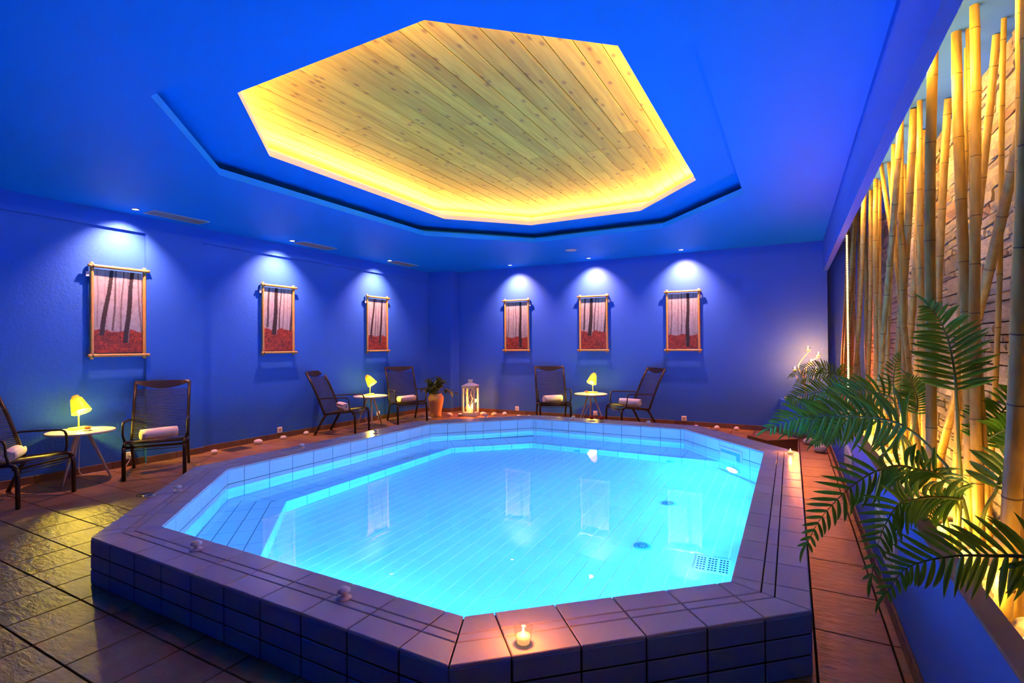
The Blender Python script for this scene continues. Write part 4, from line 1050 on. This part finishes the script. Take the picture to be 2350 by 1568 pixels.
at_ = N_.new('ShaderNodeAttribute'); at_.attribute_name = 'Col'; L_.new(at_.outputs['Color'], b_.inputs['Base Color']); b_.inputs['Roughness'].default_value = .7
PRN = []
for k in range(3):
    nx_, ny_ = 96, 180; vv = [((i / nx_ - .5) * .52, 0, (j / ny_) * 1.02) for j in range(ny_ + 1) for i in range(nx_ + 1)]
    F = [(j * (nx_ + 1) + i, j * (nx_ + 1) + i + 1, (j + 1) * (nx_ + 1) + i + 1, (j + 1) * (nx_ + 1) + i) for j in range(ny_) for i in range(nx_)]
    b = len(vv); vv += [(-.26, .006, 0), (.26, .006, 0), (.26, .006, 1.02), (-.26, .006, 1.02)]
    F += [(b, b + 3, b + 2, b + 1)]
    me = MB().raw(vv, F).mesh('print', m_print); ca = me.color_attributes.new('Col', 'FLOAT_COLOR', 'POINT')
    for j in range(ny_ + 1):
        for i in range(nx_ + 1): ca.data[j * (nx_ + 1) + i].color = (*design(k, i / nx_, j / ny_), 1)
    for q in range(4): ca.data[b + q].color = (.5, .45, .4, 1)
    PRN.append(me)
def pole_mesh(L_, r, axis):
    n_ = 26; path = []; rad = []
    for i in range(n_ + 1):
        u = i / n_; nodeb = 1.12 if i % 7 == 3 else 1; path.append((u - .5) * L_); rad.append(r * nodeb)
    P = [(s_, 0, 0) if axis == 'x' else (0, 0, s_) for s_ in path]
    return MB().tube(P, rad, 9).mesh('pole', m_frame)
PX, PZ = pole_mesh(.665, .019, 'x'), pole_mesh(1.17, .02, 'z')
TIE = MB().lathe([(.020, -.012), (.026, -.009), (.026, .009), (.020, .012)], 10).mesh('tie', m_tie)
def picture(M, k, lab, tagside):
    # built in the plane of the wall: x to the right, z up, y into the wall; origin at the centre of the bottom pole
    t = thing('picture', lab, 'picture', group='forest pictures in bamboo frames'); t.matrix_basis = M
    for zz_ in (0, 1.08): ob('pole', PX, t, Matrix.Translation((0, -.026, zz_)), world=False)
    for xx_ in (-.285, .285): ob('pole', PZ, t, Matrix.Translation((xx_, 0, .54)), world=False)
    for xx_ in (-.285, .285):
        for zz_ in (0, 1.08): ob('tie', TIE, t, Matrix.Translation((xx_, -.02, zz_)) @ Matrix.Rotation(.8, 4, 'Y'), world=False)
    ob('print', PRN[k], t, Matrix.Translation((0, .004, .03)), world=False)
    MB().box(-.018, .018, 0, .002, -.03, .03).build('paper_tag', m_socket, t, Matrix.Translation((tagside * .322, .0, .98)))
for yc, k, lab in ((3.263, 0, 'framed forest picture with two dark trunks above the nearest chairs'), (5.53, 1, 'framed forest picture with one thick trunk on the left wall, middle one'), (7.81, 0, 'framed forest picture with two dark trunks on the left wall nearest the corner')):
    picture(frame((XL + .045, yc, 1.41), (0, 1, 0), (-1, 0, 0)) @ Matrix.Rotation(-math.pi / 2, 4, 'X') if False else Matrix(((0, -1, 0, XL + .045), (1, 0, 0, yc), (0, 0, 1, 1.41), (0, 0, 0, 1))), k, lab, -1)
for xc, k, lab in ((-5.23, 2, 'framed forest picture with straight dark trunk on the back wall by the corner'), (-3.485, 1, 'framed forest picture with thick trunk above the back wall lamp'), (-1.755, 2, 'framed forest picture with straight dark trunk, rightmost on the back wall')):
    picture(Matrix(((1, 0, 0, xc), (0, 1, 0, YB - .045), (0, 0, 1, 1.395), (0, 0, 0, 1))), k, lab, 1)

# ------------------------------------------------------------------ ceiling fittings
SPOTS = [(-7.03, 3.29, 'first', -1, 0), (-6.99, 5.50, 'second', -1, 0), (-6.97, 7.74, 'third', -1, 0), (-5.20, 9.47, 'first', 0, 1), (-3.46, 9.49, 'second', 0, 1), (-1.72, 9.50, 'third', 0, 1)]
for x, y, o_, dx, dy in SPOTS:
    lab = 'lit ceiling spotlight, %s along the %s' % (o_, 'left wall from the viewer' if dx else 'back wall from the corner')
    t = thing('downlight', lab, 'spotlight', (x, y, ZC), group='ceiling spotlights')
    MB().lathe([(.047, 0), (.047, -.006), (.036, -.009), (.033, -.002)], 20).build('trim_ring', m_chrome, t)
    mb = MB(); mb.lathe([(.034, -.004), (.0, -.006)], 16); mb.build('lens', m_spot, t)
    l = bpy.data.lights.new('spot_light', 'SPOT'); l.energy = SPOT_W; l.color = SPOT_COL; l.spot_size = math.radians(104); l.spot_blend = 1.0; l.shadow_soft_size = .022
    lamp_obj('spot_light', l, (x, y, ZC - .03), (dx * .46, dy * .46, -1))
for yc, o_ in ((3.77, 'nearest'), (5.98, 'middle'), (8.18, 'farthest')):
    t = thing('ceiling_vent', 'slotted air vent in the ceiling beside a spotlight, %s of three' % o_, 'vent', (-7.01, yc, ZC), group='ceiling vents'); w2, l2 = .13, .345
    mb = MB()
    for b in ((-w2, w2, -l2, -l2 + .012), (-w2, w2, l2 - .012, l2), (-w2, -w2 + .012, -l2 + .012, l2 - .012), (w2 - .012, w2, -l2 + .012, l2 - .012)): mb.box(*b, -.008, 0)
    mb.build('frame', m_vent, t); MB().box(-w2 + .012, w2 - .012, -l2 + .012, l2 - .012, -.0012, 0).build('back', m_black, t)
    me = MB().box(-.0035, .0035, -l2 + .012, l2 - .012, -.0024, -.0012).mesh('slat', m_vent)
    for k in range(9): ob('slat', me, t, Matrix.Translation((-w2 + .034 + k * .0238, 0, 0)), world=False)
t = thing('ceiling_speaker', 'round white ceiling speaker between two back wall spotlights', 'speaker', (-3.44, 8.53, ZC))
MB().lathe([(.10, 0), (.10, -.006), (.092, -.010), (0, -.010)][::-1], 28).build('grille_disc', m_white, t); MB().lathe([(.104, 0), (.104, -.004), (.1, -.006), (.1, 0)][::-1], 28).build('rim', m_white, t)

# ------------------------------------------------------------------ wall sockets
def socket(M, lab, plug=False):
    t = thing('wall_socket', lab, 'socket', group='white wall sockets'); t.matrix_basis = M
    MB().bbox(-.045, .045, -.02, 0, -.045, .045, .006).build('plate', m_socket, t)
    MB().lathe([(.026, 0), (.026, .002), (.022, .003), (.0, .0005)], 18).build('well', m_vent, t, Matrix.Translation((0, -.02, 0)) @ Matrix.Rotation(math.pi / 2, 4, 'X'))
    for s_ in (-.009, .009): MB().box(s_ - .003, s_ + .003, -.0245, -.02, -.003, .003).build('hole', m_black, t)
    if plug: MB().blob((0, -.035, 0), (.018, .02, .02), 10, 7).build('plug', m_socket, t)
LW = lambda y, z_: Matrix(((0, -1, 0, XL), (1, 0, 0, y), (0, 0, 1, z_), (0, 0, 0, 1)))
BWm = lambda x, z_: Matrix(((1, 0, 0, x), (0, 1, 0, YB), (0, 0, 1, z_), (0, 0, 0, 1)))
socket(LW(3.40, .135), 'white socket with a plug behind the nearest whole chair', True); socket(LW(5.57, .135), 'white socket on the left wall between two pebbles'); socket(LW(7.86, .135), 'white socket behind the middle side table', True)
socket(BWm(-5.25, .13), 'white socket on the back wall near the lantern'); socket(BWm(-3.47, .13), 'white socket behind the back wall side table', True); socket(BWm(-1.754, .13), 'white socket on the back wall under the rightmost picture')
def cable(pts, lab): tag(MB().tube(smooth(pts, 40), .0035, 6).build('lamp_cable', m_socket), lab, 'cable', 'white lamp cables')
cable([(-7.22, 2.78, .56), (-7.36, 2.86, .45), (-7.385, 2.86, .2), (-7.37, 2.87, .02), (-7.36, 3.0, .006), (-7.30, 3.1, .006), (-7.26, 3.17, .006), (-7.32, 3.3, .01), (-7.37, 3.38, .08), (-7.372, 3.40, .133)], 'white cable from the nearest lamp to its socket')
cable([(-7.1, 7.3, .56), (-7.30, 7.40, .4), (-7.33, 7.45, .05), (-7.25, 7.55, .006), (-7.28, 7.7, .006), (-7.37, 7.85, .1), (-7.372, 7.86, .133)], 'white cable from the middle lamp to its socket')
cable([(-3.38, 9.50, .56), (-3.5, 9.68, .4), (-3.7, 9.75, .02), (-3.6, 9.70, .006), (-3.5, 9.78, .05), (-3.47, 9.81, .13)], 'white cable from the back lamp to its socket')

# ------------------------------------------------------------------ lantern, pot, step, pedestal, candelabra
t = thing('lantern', 'tall white metal lantern with burning candles near the corner', 'lantern', (-6.05, 9.22, 0), math.radians(12)); hw, H_ = .125, .70
MB().bbox(-hw - .01, hw + .01, -hw - .01, hw + .01, 0, .035, .004).build('base', m_white, t)
for sx in (-1, 1):
    for sy in (-1, 1): MB().box(sx * hw - .017, sx * hw + .017, sy * hw - .017, sy * hw + .017, .035, .635).build('post', m_white, t)
for sx, sy in ((0, -1), (0, 1), (-1, 0), (1, 0)):
    for z_ in (.05, .605): MB().box(-hw if not sx else sx * hw - .012, hw if not sx else sx * hw + .012, -hw if not sy else sy * hw - .012, hw if not sy else sy * hw + .012, z_ - .016, z_ + .03).build('rail', m_white, t)
    if sy: MB().box(-hw, hw, sy * hw - .002, sy * hw + .002, .06, .61).build('pane', m_glass, t)
    else: MB().box(sx * hw - .002, sx * hw + .002, -hw, hw, .06, .61).build('pane', m_glass, t)
for s_ in (-1, 1):
    for f in (-1, 1): MB().tube([(-s_ * .1, f * (hw + .006), .10), (s_ * .1, f * (hw + .006), .60)], .004, 6).build('cross_bar', m_white, t)
rf_ = MB(); rf_.raw([(-.15, -.15, .635), (.15, -.15, .635), (.15, .15, .635), (-.15, .15, .635), (-.15, -.15, .65), (.15, -.15, .65), (.15, .15, .65), (-.15, .15, .65), (-.05, -.05, .70), (.05, -.05, .70), (.05, .05, .70), (-.05, .05, .70)],
    [(3, 2, 1, 0), (0, 1, 5, 4), (1, 2, 6, 5), (2, 3, 7, 6), (3, 0, 4, 7), (4, 5, 9, 8), (5, 6, 10, 9), (6, 7, 11, 10), (7, 4, 8, 11), (8, 9, 10, 11)]); rf_.build('roof', m_white, t)
MB().bbox(-.035, .035, -.035, .035, .70, .76, .003).build('chimney', m_white, t); MB().bbox(-.045, .045, -.045, .045, .76, .775, .003).build('chimney_cap', m_white, t)
for cx, cy_, h in ((-.04, .0, .16), (.045, -.03, .12), (.03, .06, .2)):
    cd = MB().lathe([(.038, .036), (.038, .036 + h), (.0, .036 + h - .004)], 14).build('candle', m_wax, t, Matrix.Translation((cx, cy_, 0)))
    MB().lathe([(0, 0), (.007, .012), (.005, .028), (0, .045)], 8).build('flame', m_flame, cd, Matrix.Translation((0, 0, .036 + h)))
point('lantern_light', (-6.045, 9.22, .30), 16.0, FLAME_COL, .04)

t = thing('potted_plant', 'leafy green plant in a terracotta amphora pot by the corner', 'plant', (-6.66, 8.80, 0)); 
MB().lathe([(.115, 0), (.12, .02), (.115, .06), (.13, .15), (.155, .27), (.17, .36), (.165, .42), (.145, .455), (.125, .47), (.13, .49), (.115, .49), (.11, .46), (0, .45)], 28).build('pot', m_terra, t)
rl = random.Random(9)
lm = MB(); vv = []; F = []
for i in range(5):
    u = i / 4; wd = .5 * math.sin(math.pi * (u * .92 + .06)); vv += [(u, wd, -.25 * u * u + .12 * wd), (u, 0, -.25 * u * u), (u, -wd, -.25 * u * u + .12 * wd)]
for i in range(4): a = i * 3; F += [(a, a + 1, a + 4, a + 3), (a + 1, a + 2, a + 5, a + 4)]
leafm = lm.raw(vv, F, 0, True).mesh('leaf', m_leaf)
for k in range(13):
    a = 2 * math.pi * k / 13 + rl.uniform(-.2, .2); el = rl.uniform(.1, 1.3) if k % 3 else 1.35; ln = rl.uniform(.24, .42); bx = V((.05 * math.cos(a), .05 * math.sin(a), .46))
    tipp = bx + V((math.cos(a) * math.cos(el), math.sin(a) * math.cos(el), math.sin(el))) * ln; mid = (bx + tipp) / 2 + V((0, 0, .06)); tipp.z = max(tipp.z - .05 * math.cos(el), .45)
    br = MB().tube(smooth([bx, mid, tipp], 8), .004, 5).build('branch', m_stalk, t)
    for q in range(20):
        u = rl.uniform(.35, 1.0); p = bx.lerp(mid, u * 2) if u < .5 else mid.lerp(tipp, u * 2 - 1); yaw = rl.uniform(0, 6.28); pit = rl.uniform(-.6, .8); s_ = rl.uniform(.08, .15)
        ob('leaf', leafm, br, Matrix.Translation(p) @ Matrix.Rotation(yaw, 4, 'Z') @ Matrix.Rotation(pit, 4, 'Y') @ Matrix.Diagonal((s_, s_ * .5, s_, 1)), world=False)

# brown step against the pool
t = thing('pool_step', 'rust brown step box beside the right rear coping', 'step', (-.245, 7.93, 0), math.radians(-49))
MB().bbox(-.20, .20, -.24, .24, .0, .20, .004).build('box', m_rust, t); MB().bbox(-.205, .205, -.245, .245, .20, .215, .004).build('tread', m_rust, t)

# round pedestal in the corner
t = thing('pedestal', 'rounded blue corner pedestal holding the candelabra', 'pedestal', (.475, 9.85, 0), world=True); pm = MB(); n_ = 22; R_ = .655; arc = [(.475 + R_ * math.cos(math.pi + i / n_ * math.pi / 2), 9.85 + R_ * math.sin(math.pi + i / n_ * math.pi / 2)) for i in range(n_ + 1)]
for i in range(n_): a, b = arc[i], arc[i + 1]; pm.poly([(a[0], a[1], 0), (b[0], b[1], 0), (b[0], b[1], .57), (a[0], a[1], .57)], 0, True)
pm.poly([(x_, y_, .57) for x_, y_ in arc] + [(.475, 9.85, .57)]); pm.build('body', m_blue, t)
for i in range(0, n_, 2):
    a, b = V(arc[i]), V(arc[i + 2]); e = (b - a); l = e.length; rot = math.atan2(e.y, e.x)
    MB().bbox(.002, l - .002, -.014, .0, 0, .085, .002).build('baseboard_tile', m_base, t, Matrix.Translation((a.x, a.y, 0)) @ Matrix.Rotation(rot, 4, 'Z'))
for x_, y_, s_, lab in ((-.06, 9.66, .05, 'white pebble on the left end of the round pedestal'), (.10, 9.52, .06, 'white pebble on the front edge of the round pedestal')): set_pebble(PB[2], x_, y_, .57, s_, lab, 'pebbles on the pedestal')
cb = V((.19, 9.5, .57))
t = thing('candelabra', 'ivory metal candelabra with five lit glass candle cups on the corner pedestal', 'candelabra', cb, world=True)
MB().lathe([(.09, 0), (.09, .008), (.03, .016), (.012, .03)], 20, cb).build('base', m_ivory, t)
for (x_, z_), mid in (((.234, 1.40), ((.16, .95), (.10, 1.14))), ((.377, 1.31), ((.2, 1.0), (.24, 1.18))), ((.274, 1.20), ((.18, .9), (.17, 1.07))), ((.047, 1.075), ((.20, .78), (.08, .93))), ((.345, 1.065), ((.2, .78), (.28, .9)))):
    yo = 9.5 + RND.uniform(-.05, .05)
    MB().tube(smooth([(cb.x, 9.5, .585), (mid[0][0], 9.5, mid[0][1]), (mid[1][0], 9.5, mid[1][1]), (x_, yo, z_ - .03)], 18), .006, 6).build('arm', m_ivory, t)
    MB().lathe([(.0, -.03), (.03, -.03), (.034, -.026), (.004, -.02)], 14, (x_, yo, z_)).build('cup_plate', m_ivory, t)
    MB().lathe([(.012, -.02), (.036, -.008), (.043, .012), (.036, .035), (.026, .045), (.024, .045), (.033, .033), (.040, .012), (.033, -.005), (0, -.016)], 16, (x_, yo, z_)).build('glass_cup', m_glass, t)
    MB().lathe([(.022, -.012), (.03, .004), (0, .008)], 12, (x_, yo, z_)).build('wax', m_wax, t)
    MB().lathe([(0, .01), (.007, .03), (.005, .045), (0, .062)], 8, (x_, yo, z_)).build('flame', m_flame, t)
    point('candle_light', (x_, yo, z_ + .07), 10.0, FLAME_COL, .012)

# floor grate and drain
t = thing('floor_grate', 'dark rectangular grate in the floor by the left wall', 'grate', (-7.18, 4.68, 0))
MB().bbox(-.13, .13, -.16, .16, 0, .006, .002).build('plate', m_dmetal, t)
me = MB().box(-.12, .12, -.004, .004, .006, .0068).mesh('slot', m_black)
for k in range(12): ob('slot', me, t, Matrix.Translation((0, -.14 + k * .0255, 0)), world=False)
t = thing('floor_drain', 'round dark drain in the floor beside the left coping', 'drain', (-5.80, 2.80, 0))
MB().lathe([(.08, 0), (.08, .004), (.0, .004)], 24).build('cover', m_dmetal, t)
me = MB().box(-.045, .045, -.004, .004, .004, .0048).mesh('slot', m_black)
for k in range(5): ob('slot', me, t, Matrix.Translation((0, -.04 + k * .02, 0)), world=False)
